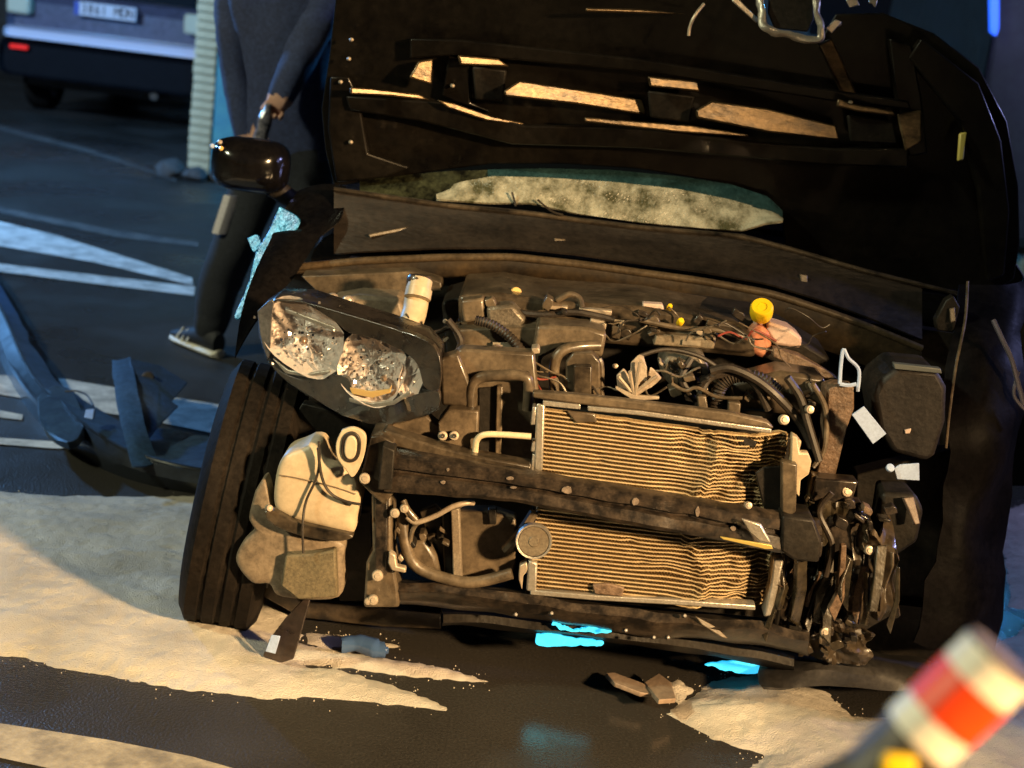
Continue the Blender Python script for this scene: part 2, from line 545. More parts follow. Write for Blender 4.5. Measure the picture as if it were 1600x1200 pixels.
for k, ch_ in enumerate('3861 MDN'):
    if ch_ == ' ': continue
    cu = bpy.data.curves.new('t', 'FONT')
    cu.body = ch_
    cu.size = .115
    cu.extrude = .002
    cu.align_x = 'CENTER'
    cu.align_y = 'CENTER'
    to = bpy.data.objects.new('t', cu)
    COL.objects.link(to)
    bpy.context.view_layer.update()
    tm = bpy.data.meshes.new_from_object(to.evaluated_get(bpy.context.evaluated_depsgraph_get()))
    bpy.data.objects.remove(to)
    tm.transform(Matrix.Translation(Vector((PCX + .02 - .196 + .056 * k, Y0 - .0205, .952)) - ROOTS[pc.name]) @ Matrix.Rotation(pi / 2, 4, 'X') @ Matrix.Diagonal((.72, .98, 1, 1)))
    tm.materials.append(mat('plate_ink', (.015, .015, .02), .5))
    tl = bpy.data.objects.new('plate_character', tm)
    COL.objects.link(tl)
    tl.parent = pl
def at_pc(px, py): return P(px, py, Y0 - .08)
q = at_pc(30, 73)
MB().box((q.x, Y0 - .088, q.z), (.15, .03, .035)).build('reflector', mat('red_reflector_glow', (.8, .02, .02), .2, emit=(1, .03, .02), es=.5), pc, bevel=.008)  # light thrown back by the reflector is put in as a glow
for sx in (-.74, .76):
    MB().box((PCX + sx, Y0 + .06, .93), (.2, .16, .17)).build('tail_lamp', mat('pale_tail_lamp', (.62, .58, .42), .15, coat=.6), pc, bevel=.03)
for sx in (-.74, .74):
    for yy in (Y0 + .75, Y0 + 3.2):
        wh = MB().lathe([(.17, -.09), (.2, -.085), (.2, .085), (.17, .09)], (PCX + sx, yy, .31), (1, 0, 0), 20).build('wheel', mat('grey_rim', (.3, .3, .3), .4, metal=.6), pc)
        MB().lathe([(.2, -.1), (.29, -.1), (.315, -.07), (.315, .07), (.29, .1), (.2, .1)], (PCX + sx, yy, .31), (1, 0, 0), 28, cap=False).build('tyre', M_RUB, wh)
MB().tube([(PCX + .45, Y0 - .02, .30), (PCX + .45, Y0 + .4, .30)], .035, 12).build('exhaust', M_STEEL, pc)
MB().box((PCX, Y0 + 1.9, .3), (1.5, 3.2, .12)).build('floor_pan', M_DARK, pc)

# ------------------------------------------------------------------ emergency vehicle behind on the right with a lit blue strip
lp = P(1554, 15, 6.0)
ev = thing('emergency_van', (lp.x + .85, 7.4, 0), 'dark van behind the raised hood with a lit blue light strip', 'van')
loft([sec(5.98 + .1, .9, .4, 2.15, .2, lp.x + .95), sec(5.98 + .05, .93, .35, 2.2, .18, lp.x + .95), sec(8.9, .93, .35, 2.2, .18, lp.x + .95), sec(9.3, .9, .4, 1.2, .18, lp.x + .95)], 'body', mat('van_paint', (.012, .02, .025), .35, c2=(.02, .03, .034), ns=3), ev)
MB().box((lp.x + .95, 6.02, 1.65), (1.3, .04, .6)).build('rear_window', mat('van_glass', (.01, .01, .012), .08), ev, bevel=.02)
for sx in (-.8, .8):
    for yy in (6.8, 8.6):
        wh = MB().lathe([(.18, -.09), (.2, -.085), (.2, .085), (.18, .09)], (lp.x + .95 + sx, yy, .33), (1, 0, 0), 20).build('wheel', mat('grey_rim', (.3, .3, .3), .4), ev)
        MB().lathe([(.2, -.1), (.3, -.1), (.33, -.07), (.33, .07), (.3, .1), (.2, .1)], (lp.x + .95 + sx, yy, .33), (1, 0, 0), 28, cap=False).build('tyre', M_RUB, wh)
MB().prism([P(1547, -60, 5.97), P(1562, -60, 5.97), P(1561, 45, 5.97), P(1557, 56, 5.97), P(1549, 50, 5.97)], [p + Vector((0, .05, 0)) for p in [P(1547, -60, 5.97), P(1562, -60, 5.97), P(1561, 45, 5.97), P(1557, 56, 5.97), P(1549, 50, 5.97)]]).build('light_strip', mat('lit_blue_strip', (.02, .1, .8), .3, emit=(.02, .13, 1), es=1.6), ev)

# ================================================================== THE WRECKED CAR
CR = Vector((0.3, 0.4, 0))
car = thing('wrecked_car', CR, 'crashed black car, hood raised, bumper torn off and engine bay exposed', 'car')

# cabin and body behind the engine bay
loft([sec(.62, .90, .30, .86, .1, .32), sec(1.0, .92, .25, .95, .12, .32), sec(3.2, .92, .25, .98, .12, .32), sec(3.8, .85, .35, .9, .15, .32)], 'body', M_PAINT, car)
cb = loft([sec(.95, .78, .9, .955, .02, .34), sec(1.55, .68, .9, 1.42, .12, .34), sec(2.8, .66, .9, 1.46, .14, .34), sec(3.6, .7, .9, 1.0, .04, .34)], 'cabin', mat('dark_car_glass', (.008, .009, .01), .06), car)
MB().box((.35, .50, .50), (1.62, .05, .62)).build('firewall', M_DARK, car)
MB().box((.33, 1.8, .24), (1.6, 3.4, .06)).build('floor_pan', M_DARK, car)
slab('inner_wing', [(430, 590), (600, 640), (610, 960), (545, 960), (430, 700)], .30, .03, M_DARK, car)
MB().box((.62, .32, .20), (1.0, .6, .05)).build('engine_undertray', M_DARK, car)

# ---- front wheels
def wheel(c, camber, steer, rim_m):
    R_ = Matrix.Rotation(steer, 3, 'Z') @ Matrix.Rotation(camber, 3, 'Y')
    r0 = .315
    mb = MB()
    hw = .085
    prof = [(-hw, .20), (-hw - .012, .25), (-hw - .006, .285), (-hw + .008, r0 - .008)]
    for a in (-.072, -.046, -.042, -.036, -.032, -.006, .0, .006, .012, .032, .036, .042, .046, .072):
        g = a in (-.042, -.036, 0.0, .006, .036, .042)
        prof.append((a, r0 - (.006 if g else 0)))
    prof += [(hw - .008, r0 - .008), (hw + .006, .285), (hw + .012, .25), (hw, .20)]
    seg = 120
    o = []
    for xx, rr in prof:
        for k in range(seg):
            a = 2 * pi * k / seg
            sp = 0
            if rr > r0 - .004 and abs(xx) > .03 and (k + int((xx + .1) * 20)) % 3 == 0: sp = .0025
            mb.v.append(c + R_ @ Vector((xx, (rr - sp) * cos(a), (rr - sp) * sin(a))))
    n = len(prof)
    for i in range(n - 1):
        for k in range(seg):
            k2 = (k + 1) % seg
            mb.f.append([i * seg + k, i * seg + k2, (i + 1) * seg + k2, (i + 1) * seg + k])
    ax = R_ @ Vector((1, 0, 0))
    wh = MB().lathe([(.03, -.06), (.12, -.07), (.185, -.095), (.205, -.1), (.205, .1), (.19, .09), (.17, .02), (.03, .0)], c, ax, 36).build('wheel', rim_m, car)
    mb.build('tyre', M_RUB, wh, sharp=30)
    bd = MB().lathe([(.05, .02), (.13, .02), (.13, .045), (.05, .045)], c, ax, 30).build('brake_disc', M_STEEL, wh)
    return wh
wheel(Vector((-.598, .02, .300)), radians(7), radians(5), M_DARK)
wheel(Vector((1.18, .42, .300)), radians(-5), radians(-12), M_DARK)

# ---- raised hood: underside, frame ribs, latch
HB = lambda x, y: .60 - .20 * max(-.2, min(1.2, (380 - y) / 400.0))
out = [(522, 292), (508, 235), (502, 170), (514, 90), (524, 0), (530, -70), (700, -80), (900, -80), (1100, -70), (1180, -10), (1200, 46), (1282, 64), (1306, 22), (1380, 20), (1460, 52), (1530, 105), (1574, 190), (1592, 290), (1594, 380), (1585, 436), (1545, 462),
       (1450, 448), (1350, 424), (1228, 392), (1222, 345), (1190, 312), (1120, 284), (1000, 264), (880, 256), (770, 256), (690, 266), (600, 280)]
hood = slab('hood', out, lambda x, y: HB(x, y) + .03, .012, M_UNDER, car, bevel=.004)
tag(hood, label='raised black hood showing its ribbed underside')
def hrib(pts, dy=-.012, th=.03, m=M_UNDER, name='hood_rib', jit=0):
    return slab(name, pts, lambda x, y: HB(x, y) + dy, th, m, hood, bevel=.005, jit=jit)
hrib([(525, 285), (512, 200), (516, 120), (545, 120), (560, 150), (575, 240), (640, 262), (600, 278)])
hrib([(540, 150), (690, 160), (820, 196), (1000, 200), (1180, 222), (1300, 232), (1420, 232), (1420, 262), (1290, 258), (1000, 232), (800, 226), (660, 190), (545, 172)], -.03, .05)
hrib([(640, 60), (720, 62), (1000, 92), (1300, 140), (1420, 158), (1425, 172), (1300, 158), (1000, 112), (715, 86), (640, 92)], -.02, .04)
hrib([(700, 86), (735, 100), (735, 160), (770, 176), (712, 160), (690, 150)], -.01)
hrib([(1440, 60), (1530, 130), (1565, 220), (1578, 330), (1570, 430), (1545, 440), (1530, 300), (1500, 190), (1420, 90)], -.02, .04)
hrib([(1280, 70), (1318, 150), (1345, 160), (1300, 60)], -.015, m=M_RIB)
hrib([(1390, 60), (1425, 70), (1440, 150), (1450, 240), (1420, 245), (1400, 150)], -.015)
def facet(pts, dy=-.045, m=M_RIB, hn=1.0, name='hood_rib', th=.012):
    cx = sum(p[0] for p in pts) / len(pts); cy = sum(p[1] for p in pts) / len(pts)
    return nslab(name, pts, HB(cx, cy) + dy, m, hood, th, hn=hn, bevel=.004)
facet([(788, 142), (812, 126), (905, 140), (1004, 156), (1012, 180), (900, 162), (790, 150)])
facet([(1088, 172), (1112, 158), (1200, 170), (1306, 196), (1312, 219), (1200, 206), (1090, 184)], hn=.93)
facet([(716, 86), (780, 92), (797, 104), (720, 101)])
facet([(1013, 119), (1090, 127), (1094, 143), (1016, 135)])
facet([(916, 12), (1000, 14), (1075, 22), (1010, 21), (916, 18)])
facet([(548, 136), (580, 138), (655, 147), (674, 157), (610, 150), (548, 147)])
facet([(654, 96), (677, 92), (675, 132), (640, 121)], hn=.85)
facet([(684, 156), (712, 162), (770, 182), (818, 192), (818, 196), (760, 188), (700, 168)], hn=.9)
facet([(914, 183), (1080, 196), (1170, 210), (1170, 214), (1060, 206), (914, 190)], hn=.85)
facet([(1310, 154), (1330, 162), (1396, 173), (1402, 182), (1340, 174), (1308, 166)], hn=.82)
facet([(1402, 178), (1440, 172), (1440, 222), (1416, 236)], hn=.75)
facet([(1500, 208), (1512, 206), (1506, 250), (1497, 252)], m=mat('yellow_tab', (.55, .45, .12), .4), hn=.9, name='hood_buffer')
hrib([(738, 104), (792, 110), (786, 158), (742, 156)], -.03, .02, M_DARK, 'hood_recess')
hrib([(1012, 142), (1086, 150), (1078, 192), (1016, 184)], -.03, .02, M_DARK, 'hood_recess')
hrib([(1324, 180), (1396, 190), (1404, 226), (1330, 222)], -.03, .02, M_DARK, 'hood_recess')
lat = MB().tube(sm([P(1186, -20, .36), P(1190, 20, .34), P(1196, 44, .33), P(1240, 56, .33), P(1276, 62, .33), P(1284, 44, .33), P(1277, 18, .34), P(1276, -20, .36)]), .0085, 8).jitter(.006, 40).build('hood_latch', M_ALU, hood)
slab('latch_plate', [(1202, -10), (1270, -10), (1272, 30), (1262, 50), (1210, 44), (1200, 20)], .355, .01, M_DARK, hood)
for pts in ([(1290, 44), (1306, 30), (1316, 34), (1300, 52)], [(1322, 0), (1338, -4), (1344, 8), (1328, 12)], [(1356, -2), (1372, 0), (1368, 12)], [(1150, -6), (1186, 30), (1182, 36), (1144, 2)]):
    nslab('torn_latch_metal', pts, .35, M_ALU, hood, .004, hn=.8)
pipe('hood_wire', [(1100, 6, .36), (1086, 24, .35), (1078, 42, .35), (1076, 56, .35)], .004, M_BOLT, hood)
for x, y in ((1332, 3), (1362, 2), (1312, 38), (550, 62), (546, 92), (533, 128), (708, 134), (1330, 160), (549, 222)):
    q = P(x, y, HB(x, y) - .03)
    MB().lathe([(.001, 0.003), (.004, .002), (.0055, -.006)], q, half(q), 10).build('hood_clip', M_BOLT, hood)

# ---- shattered windscreen seen between hood and cowl
wrows = []
for j in range(9):
    v = j / 8
    r_ = []
    for i in range(40):
        x = 560 + (1236 - 560) * i / 39
        yb = 312 + (x - 560) * .085
        yt = 250 + max(0, (x - 900)) * .10
        r_.append(P(x, yb + (yt - yb) * v, .520 + .05 * v + .006 * noise.noise(Vector((x * .02, v * 4, 0)))))
    wrows.append(r_)
def wmat():
    m = bpy.data.materials.new('shattered_windscreen_glass')
    m.use_nodes = True
    n = m.node_tree.nodes
    L = m.node_tree.links
    b = n['Principled BSDF']
    tc = n.new('ShaderNodeTexCoord')
    vo = n.new('ShaderNodeTexVoronoi')
    vo.inputs['Scale'].default_value = 130
    vo.feature = 'DISTANCE_TO_EDGE'
    L.new(tc.outputs['Object'], vo.inputs['Vector'])
    t = n.new('ShaderNodeTexNoise')
    t.inputs['Scale'].default_value = 14
    t.inputs['Detail'].default_value = 10
    t.inputs['Roughness'].default_value = .7
    L.new(tc.outputs['Object'], t.inputs['Vector'])
    r = n.new('ShaderNodeValToRGB')
    r.color_ramp.elements[0].position = .40
    r.color_ramp.elements[0].color = (.07, .07, .035, 1)
    r.color_ramp.elements[1].position = .60
    r.color_ramp.elements[1].color = (.50, .48, .38, 1)
    L.new(t.outputs[0], r.inputs[0])
    L.new(r.outputs[0], b.inputs['Base Color'])
    b.inputs['Roughness'].default_value = .35
    bp = n.new('ShaderNodeBump')
    bp.inputs['Strength'].default_value = .7
    bp.inputs['Distance'].default_value = .004
    L.new(vo.outputs[0], bp.inputs['Height'])
    L.new(bp.outputs[0], b.inputs['Normal'])
    return m
ws = MB()
# only the frosted patch: a lens-shaped grid
def lens_grid(xs, top_, bot_, Yb, Yt, ny=10, wob=.004):
    rows = []
    for j in range(ny + 1):
        v = j / ny
        rows.append([P(x, bot_(x) + (top_(x) - bot_(x)) * v, Yb + (Yt - Yb) * v + wob * noise.noise(Vector((x * .03, v * 3, 1)))) for x in xs])
    return rows
def interp(tab):
    xs_, ys_ = zip(*tab)
    return lambda x: float(np.interp(x, xs_, ys_))
pt_top = interp([(680, 300), (720, 285), (770, 276), (850, 278), (950, 284), (1060, 296), (1140, 312), (1212, 334), (1224, 344)])
pt_bot = interp([(680, 312), (760, 318), (830, 318), (900, 334), (1000, 348), (1100, 357), (1160, 361), (1195, 350), (1224, 346)])
xs_ = np.linspace(682, 1223, 60)
wsc = MB().grid(lens_grid(xs_, pt_top, pt_bot, .500, .548)).build('windscreen', wmat(), car, solid=.006)
tag(wsc, label='crazed whitish windscreen glass showing between hood and cowl')
tb_top = interp([(760, 266), (850, 264), (950, 266), (1060, 276), (1140, 288), (1200, 308), (1222, 330)])
MB().grid(lens_grid(np.linspace(762, 1222, 40), tb_top, lambda x: pt_top(x) + 1, .549, .575, 4)).build('windscreen_band', mat('teal_glass_band', (.012, .035, .042), .25, c2=(.03, .075, .085), ns=15, spec=.5), wsc, solid=.005)
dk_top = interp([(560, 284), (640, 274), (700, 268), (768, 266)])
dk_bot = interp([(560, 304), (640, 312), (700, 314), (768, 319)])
MB().grid(lens_grid(np.linspace(562, 770, 24), dk_top, dk_bot, .515, .575, 6)).build('windscreen_dark_side', mat('mottled_dark_glass', (.004, .004, .003), .3, c2=(.05, .055, .03), ns=22, amt=.3, bump=.4, bs=60, spec=.3), wsc, solid=.005)  # darker mottled stretch at the left of the glass
for pts in ([(840, 312, .49), (862, 330, .482), (880, 336, .48)], [(800, 300, .5), (806, 322, .49)]):
    pipe('glass_crack', pts, .003, M_HOSE, wsc, 6)

# ---- cowl, rear ledge of engine bay and its seal
cow_top = interp([(520, 292), (700, 318), (830, 330), (900, 340), (1000, 352), (1160, 366), (1228, 384), (1350, 420), (1560, 470)])
seal_y = interp([(455, 418), (560, 408), (700, 402), (800, 402), (900, 412), (1000, 426), (1100, 440), (1200, 458), (1290, 486), (1360, 512), (1440, 545)])
seal_top = lambda x: seal_y(x) - 14
rows = []
for j in range(7):
    v = j / 6
    rows.append([P(x, cow_top(x) + (seal_top(x) - cow_top(x)) * v, .50 - .10 * v + .015 * sin(v * pi)) for x in np.linspace(522, 1440, 60)])
MB().grid(rows).build('cowl_panel', mat('cowl_plastic', (.008, .0065, .006), .45, c2=(.024, .018, .014), ns=8, bump=.35, bs=70, stretch=(.6, 1, 2)), car, solid=.006)
MB().tube(sm([P(x, cow_top(x) + 4, .49) for x in np.linspace(522, 1540, 14)]), .006, 8).build('cowl_edge', M_PLAST, car)
MB().tube(sm([P(x, seal_y(x), .385) for x in np.linspace(455, 1440, 18)]), .010, 10).build('bay_seal', mat('seal_rubber', (.06, .042, .025), .35, c2=(.10, .07, .04), ns=14, coat=.2), car)
rows = []
bay_bot = interp([(455, 440), (520, 462), (620, 440), (720, 440), (800, 432), (900, 446), (1000, 462), (1100, 484), (1200, 512), (1300, 545), (1440, 600)])
for j in range(6):
    v = j / 5
    rows.append([P(x, seal_y(x) + 6 + (bay_bot(x) - seal_y(x) - 2) * v, .378 - .012 * sin(v * pi) + .03 * v) for x in np.linspace(455, 1440, 50)])
MB().grid(rows).build('bay_ledge', mat('brown_glossed_ledge', (.07, .045, .022), .42, c2=(.02, .015, .011), ns=6, bump=.35, bs=40), car, solid=.008)
nslab('washer_nozzle', [(866, 372), (884, 374), (884, 394), (868, 392)], .44, M_PLAST2, car, hn=.6)
for pts in ([(576, 366), (648, 352), (650, 357), (578, 371)], [(1001, 394), (1007, 396), (1007, 412), (1002, 410)], [(1250, 428), (1262, 430), (1262, 446), (1252, 444)]):
    nslab('cowl_clip', pts, .44, M_PLAST2, car, .006, hn=.75)

slab('rear_bulkhead', [(1300, 400), (1400, 390), (1575, 390), (1600, 430), (1640, 760), (1400, 760), (1320, 560)], .72, .04, M_DARK, car)
# ---- left front fender remains, mirror
rows = []
for (a, b, ya, yb) in [((468, 298), (540, 292), .62, .55), ((444, 330), (535, 340), .50, .45), ((414, 392), (500, 372), .34, .38), ((392, 440), (476, 408), .22, .32), ((376, 492), (446, 448), .12, .24), ((368, 560), (412, 486), .04, .14)]:
    r_ = []
    for k in range(7):
        t = k / 6
        q = P(a[0] + (b[0] - a[0]) * t, a[1] + (b[1] - a[1]) * t, ya + (yb - ya) * t)
        r_.append(q + Vector((0, 0, .010 * sin(t * pi))))
    rows.append(r_)
MB().grid([sm([rows[i][k] for i in range(6)], 5) for k in range(7)]).jitter(.003, 10).build('front_fender', M_PAINT, car, solid=.004)
# fender flank, blue beacon glare put into its colour
M_FL = mat('fender_beacon_glare', (.006, .06, .20), .30, metal=.2, c2=(.03, .30, .62), ns=26, bump=.9, bs=55)
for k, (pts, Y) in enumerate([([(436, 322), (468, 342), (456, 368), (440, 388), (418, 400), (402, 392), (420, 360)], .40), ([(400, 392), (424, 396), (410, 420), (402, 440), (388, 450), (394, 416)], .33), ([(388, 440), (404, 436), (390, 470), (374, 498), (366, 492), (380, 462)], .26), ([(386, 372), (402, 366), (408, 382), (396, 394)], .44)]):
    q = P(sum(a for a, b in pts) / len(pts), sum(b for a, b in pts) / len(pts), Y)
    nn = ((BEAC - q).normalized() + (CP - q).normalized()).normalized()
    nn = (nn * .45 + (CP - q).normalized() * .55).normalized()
    o = nslab('fender_glare', sm2(pts, 4), Y, M_FL, car, .006, n=nn)
mc = P(392, 258, .66)
mir = MB()
for (yy, sx, sz) in [(-.075, .02, .015), (-.07, .055, .04), (-.045, .085, .062), (0, .098, .072), (.03, .094, .068), (.035, .07, .05)]:
    pass
prof = [(-.08, .3), (-.07, .62), (-.045, .88), (-.01, 1.0), (.03, .98), (.035, .9)]
def supell(c, hw, hh, p, n=28, rot=0.0):
    pts = []
    for k in range(n):
        a = 2 * pi * k / n
        ca, sa = cos(a), sin(a)
        x = hw * abs(ca) ** p * (1 if ca > 0 else -1)
        z = hh * abs(sa) ** p * (1 if sa > 0 else -1)
        pts.append(c + Vector((x * cos(rot) - z * sin(rot), 0, x * sin(rot) + z * cos(rot))))
    return pts
mirr = loft([supell(mc + Vector((0, dy, 0)), .104 * f, .072 * f, .55) for dy, f in prof], 'side_mirror', M_PAINT, car)
MB().prism(supell(mc + Vector((0, .036, 0)), .088, .058, .6), supell(mc + Vector((0, .040, 0)), .088, .058, .6)).build('mirror_glass', M_CHROME, mirr)
MB().tube([mc + Vector((.06, .01, -.05)), mc + Vector((.11, .04, -.085)), mc + Vector((.16, .07, -.09))], [.03, .026, .03], 10).build('mirror_arm', M_DARK, mirr)
for x, y, m_ in ((344, 222, M_BOLT), (346, 232, M_ORANGE), (332, 228, M_WHITE)):
    q = P(x, y, .60)
    MB().lathe([(.001, .004), (.006, .002), (.007, -.004)], q, half(q), 8).build('mirror_sparkle', m_, mirr)  # small beads added as amber and bluish sparkles

# ---- headlight, left
HY = lambda x, y: -.10 - .24 * (x - 385) / 305.0
hl_out = [(402, 486), (430, 466), (480, 470), (540, 490), (612, 512), (664, 531), (687, 556), (688, 600), (682, 642), (640, 658), (588, 666), (536, 650), (486, 622), (444, 594), (418, 566), (404, 524)]
cxh, cyh = 545, 570
def scl(pts, s): return [(cxh + (x - cxh) * s, cyh + (y - cyh) * s) for x, y in pts]
hl = MB()
n = len(hl_out)
A = [P(x, y, HY(x, y) + .030) for x, y in hl_out]
ai = [P(x, y, HY(x, y) + .022) for x, y in scl(hl_out, .97)]
af = [P(x, y, HY(x, y) + .085) for x, y in scl(hl_out, .86)]
ab = [p + Vector((.0, .13, 0)) for p in A]
hl.v = A + ai + af + ab
for i in range(n):
    j = (i + 1) % n
    hl.f += [[i, j, n + j, n + i], [n + i, n + j, 2 * n + j, 2 * n + i], [i, 3 * n + i, 3 * n + j, j]]
hl.f += [[2 * n + i for i in range(n)], [3 * n + i for i in range(n)][::-1]]
M_HLH = mat('headlight_housing', (.006, .005, .005), .25, c2=(.045, .034, .024), ns=12, amt=.35, bump=.15, bs=60, coat=.4)
head = hl.build('headlight', M_HLH, car, bevel=.003)
tag(head, label='smashed clear headlight with chrome bowls')
def bowl(px, py, rx, ry, depth, name='reflector_bowl', seg=26, rings=6, tilt=0.0, m=M_CHROME):
    c = P(px, py, HY(px, py) + .012)
    s = (c - CP).length / FPX
    mb = MB()
    for i in range(rings + 1):
        t = i / rings
        for k in range(seg):
            a = 2 * pi * k / seg + .12 * (i % 2)
            jx = random.uniform(-.003, .003)
            jy = random.uniform(-.006, .006)
            xx = t * rx * s * abs(cos(a)) ** .75 * (1 if cos(a) > 0 else -1)
            zz = t * ry * s * abs(sin(a)) ** .75 * (1 if sin(a) > 0 else -1)
            mb.v.append(c + Vector((xx * cos(tilt) - zz * sin(tilt) + jx, depth * (1 - t * t) + jy * (t < 1) - .24 / 305 * 0 * xx, xx * sin(tilt) + zz * cos(tilt))) + Vector((0, -xx * .55, 0)))
    for i in range(rings):
        for k in range(seg):
            k2 = (k + 1) % seg
            mb.f.append([i * seg + k, i * seg + k2, (i + 1) * seg + k2, (i + 1) * seg + k])
    return mb.build(name, m, head, smooth=False)
bowl(474, 527, 68, 54, .05, tilt=-.30)
bowl(580, 575, 54, 58, .045, tilt=-.25)
bowl(642, 590, 20, 36, .02, tilt=-.2, seg=14, rings=4)
for px, py, r in ((474, 533, .008), (600, 592, .006)):
    q = P(px, py, HY(px, py) - .004)
    MB().lathe([(.001, .010), (r * .6, .008), (r, 0), (r * 1.25, -.004), (r * 1.25, -.02), (r * .7, -.04)], q, (.15, -1, .15), 16).build('bulb', mat('bulb_amber', (.40, .26, .16), .12, metal=.5, coat=.8), head)
# mask strips, trims and amber strip inside the lamp
def hslab(name, pts, dy, th, m): return slab(name, pts, lambda x, y: HY(x, y) + dy, th, m, head, bevel=.0015)
hslab('lamp_mask', sm2([(420, 566), (446, 584), (480, 594), (520, 586), (544, 592), (556, 622), (584, 634), (616, 632), (646, 618), (684, 612), (682, 642), (640, 656), (588, 664), (536, 648), (486, 620), (444, 592)]), .004, .03, M_HLH)
hslab('lamp_mask', sm2([(470, 470), (540, 490), (612, 512), (664, 531), (686, 556), (687, 606), (664, 606), (652, 570), (628, 548), (580, 528), (545, 520), (520, 500)]), .002, .03, M_HLH)
hslab('lens_edge', sm2([(402, 486), (426, 468), (424, 500), (420, 560), (408, 530)]), .006, .01, mat('frosted_lens_edge', (.16, .15, .14), .3, c2=(.08, .07, .07), ns=20, coat=.5))
hslab('amber_strip', [(546, 606), (580, 612), (608, 608), (612, 602), (610, 614), (582, 622), (550, 616)], -.002, .008, M_ORANGE)
hslab('chrome_trim', [(545, 622), (580, 630), (615, 626), (640, 610), (642, 616), (616, 633), (580, 637), (546, 628)], -.002, .008, M_ALU)
hslab('chrome_trim', [(446, 482), (520, 510), (530, 518), (520, 517), (446, 488)], 0.0, .008, M_ALU)
hslab('chrome_trim', [(426, 560), (450, 578), (480, 584), (516, 578), (516, 583), (480, 590), (446, 584)], 0.0, .008, M_ALU)
sp0 = None
rnd = random.Random(3)
for k in range(260):  # chrome splinters added inside the lamp for sparkle, turned to catch the light
    if k % 2: px, py = rnd.gauss(476, 30), rnd.gauss(530, 24)
    else: px, py = rnd.gauss(582, 28), rnd.gauss(572, 24)
    q = P(px, py, HY(px, py) + rnd.uniform(-.004, .02))
    s_ = rnd.choice([.0012, .0018, .0025, .0035, .005])
    nn = (half(q) + Vector((rnd.gauss(0, .22), rnd.gauss(0, .22), rnd.gauss(0, .22)))).normalized()
    if sp0 is None: sp0 = MB()
    u = nn.orthogonal().normalized(); v_ = nn.cross(u)
    a = [q + u * s_ * rnd.uniform(.5, 1), q + v_ * s_ * rnd.uniform(.5, 1), q - u * s_ * rnd.uniform(.5, 1), q - v_ * s_ * rnd.uniform(.4, 1)]
    sp0.prism(a, [p - nn * .002 for p in a])
tag(sp0.build('sparkle_splinters', mat('sparkle_chrome', (.9, .85, .8), .12, metal=1.0), head, smooth=False), kind='stuff')
lr = []
for j in range(8):
    v = j / 7
    r_ = []
    for i in range(20):
        u = i / 19
        x = 404 + 282 * u
        yt = float(np.interp(x, [404, 430, 480, 540, 612, 664, 687], [486, 466, 470, 490, 512, 531, 556]))
        yb = float(np.interp(x, [404, 418, 444, 486, 536, 588, 640, 687], [526, 566, 594, 622, 650, 666, 658, 640]))
        r_.append(P(x, yt + (yb - yt) * v, HY(x, 0) - .012 - .018 * sin(pi * v) * sin(pi * u) ** .6))
    lr.append(r_)
MB().grid(lr).jitter(.002, 40).build('lamp_lens', M_LENS, head)

# strut tower, filler neck, ledge behind headlight
slab('strut_tower', [(515, 470), (560, 462), (625, 466), (640, 515), (600, 512), (545, 492)], .12, .2, M_CREAM2, car, bevel=.01)
slab('wing_rail', [(470, 430), (640, 424), (690, 440), (690, 455), (560, 458), (500, 462)], .22, .06, M_PLAST2, car, jit=.006)
fn = pipe('filler_neck', [(657, 438, .05), (652, 462, .03), (648, 486, .01), (640, 512, -.02), (634, 540, -.04)], .0285, M_CREAM, car, 18)
MB().lathe([(.001, .014), (.024, .013), (.029, .006), (.029, -.014), (.026, -.018)], P(655, 438, .05), P(655, 428, .05) - P(652, 462, .045), 20).build('filler_cap', M_PLAST, fn)
MB().tube([P(655, 452, .01), P(652, 466, .0)], .0305, 18).build('filler_collar', M_CREAM, fn)
pipe('neck_wire', [(634, 490, -.03), (640, 500, -.035), (640, 512, -.04), (634, 524, -.04)], .0022, M_HOSE, fn)
for x, y in ((519, 466), (543, 470), (525, 530)):
    q = P(x, y, .08)
    MB().lathe([(.001, .012), (.010, .008), (.013, 0), (.013, -.02)], q, (0, -1, .2), 12).build('bolt', M_BOLT, car)

# ---- washer bottle in the wheel well
BY = -.34
def bottle(name, pts, Y, th, m, bev, parent, sub=0):
    pts = sm2(pts, 5)
    cx = sum(p[0] for p in pts) / len(pts); cy = sum(p[1] for p in pts) / len(pts)
    mb = MB()
    n = len(pts)
    prof = [(.0, .0), (.35, .0), (.70, .002), (.86, .10), (.95, .25), (1.0, .5), (1.0, 1.0)]
    for sc_, dz in prof:
        for x, y in pts:
            mb.v.append(P(cx + (x - cx) * max(sc_, .001), cy + (y - cy) * max(sc_, .001), Y) + Vector((0, dz * bev * 1.6 if dz < 1 else th, 0)))
    for i in range(len(prof) - 1):
        for k in range(n):
            mb.f.append([i * n + k, i * n + (k + 1) % n, (i + 1) * n + (k + 1) % n, (i + 1) * n + k])
    mb.f.append([(len(prof) - 1) * n + k for k in range(n)])
    return mb.build(name, m, parent, sharp=55)
wb = bottle('washer_bottle', [(482, 696), (498, 698), (512, 718), (534, 732), (562, 764), (556, 812), (548, 836), (500, 826), (448, 810), (428, 792), (430, 745), (442, 715), (470, 702)], BY, .10, M_CREAM, .016, car)
tag(wb, label='cream plastic washer bottle')
bottle('bottle_base', [(398, 768), (412, 752), (424, 790), (444, 826), (530, 846), (534, 880), (528, 935), (440, 935), (420, 915), (392, 912), (368, 880), (376, 852), (396, 830), (388, 810)], BY + .02, .06, M_CREAM2, .012, wb)
bottle('bottle_strap', [(413, 800), (432, 800), (470, 818), (548, 836), (534, 846), (500, 844), (450, 832), (420, 816)], BY - .012, .03, M_PLAST, .005, wb)
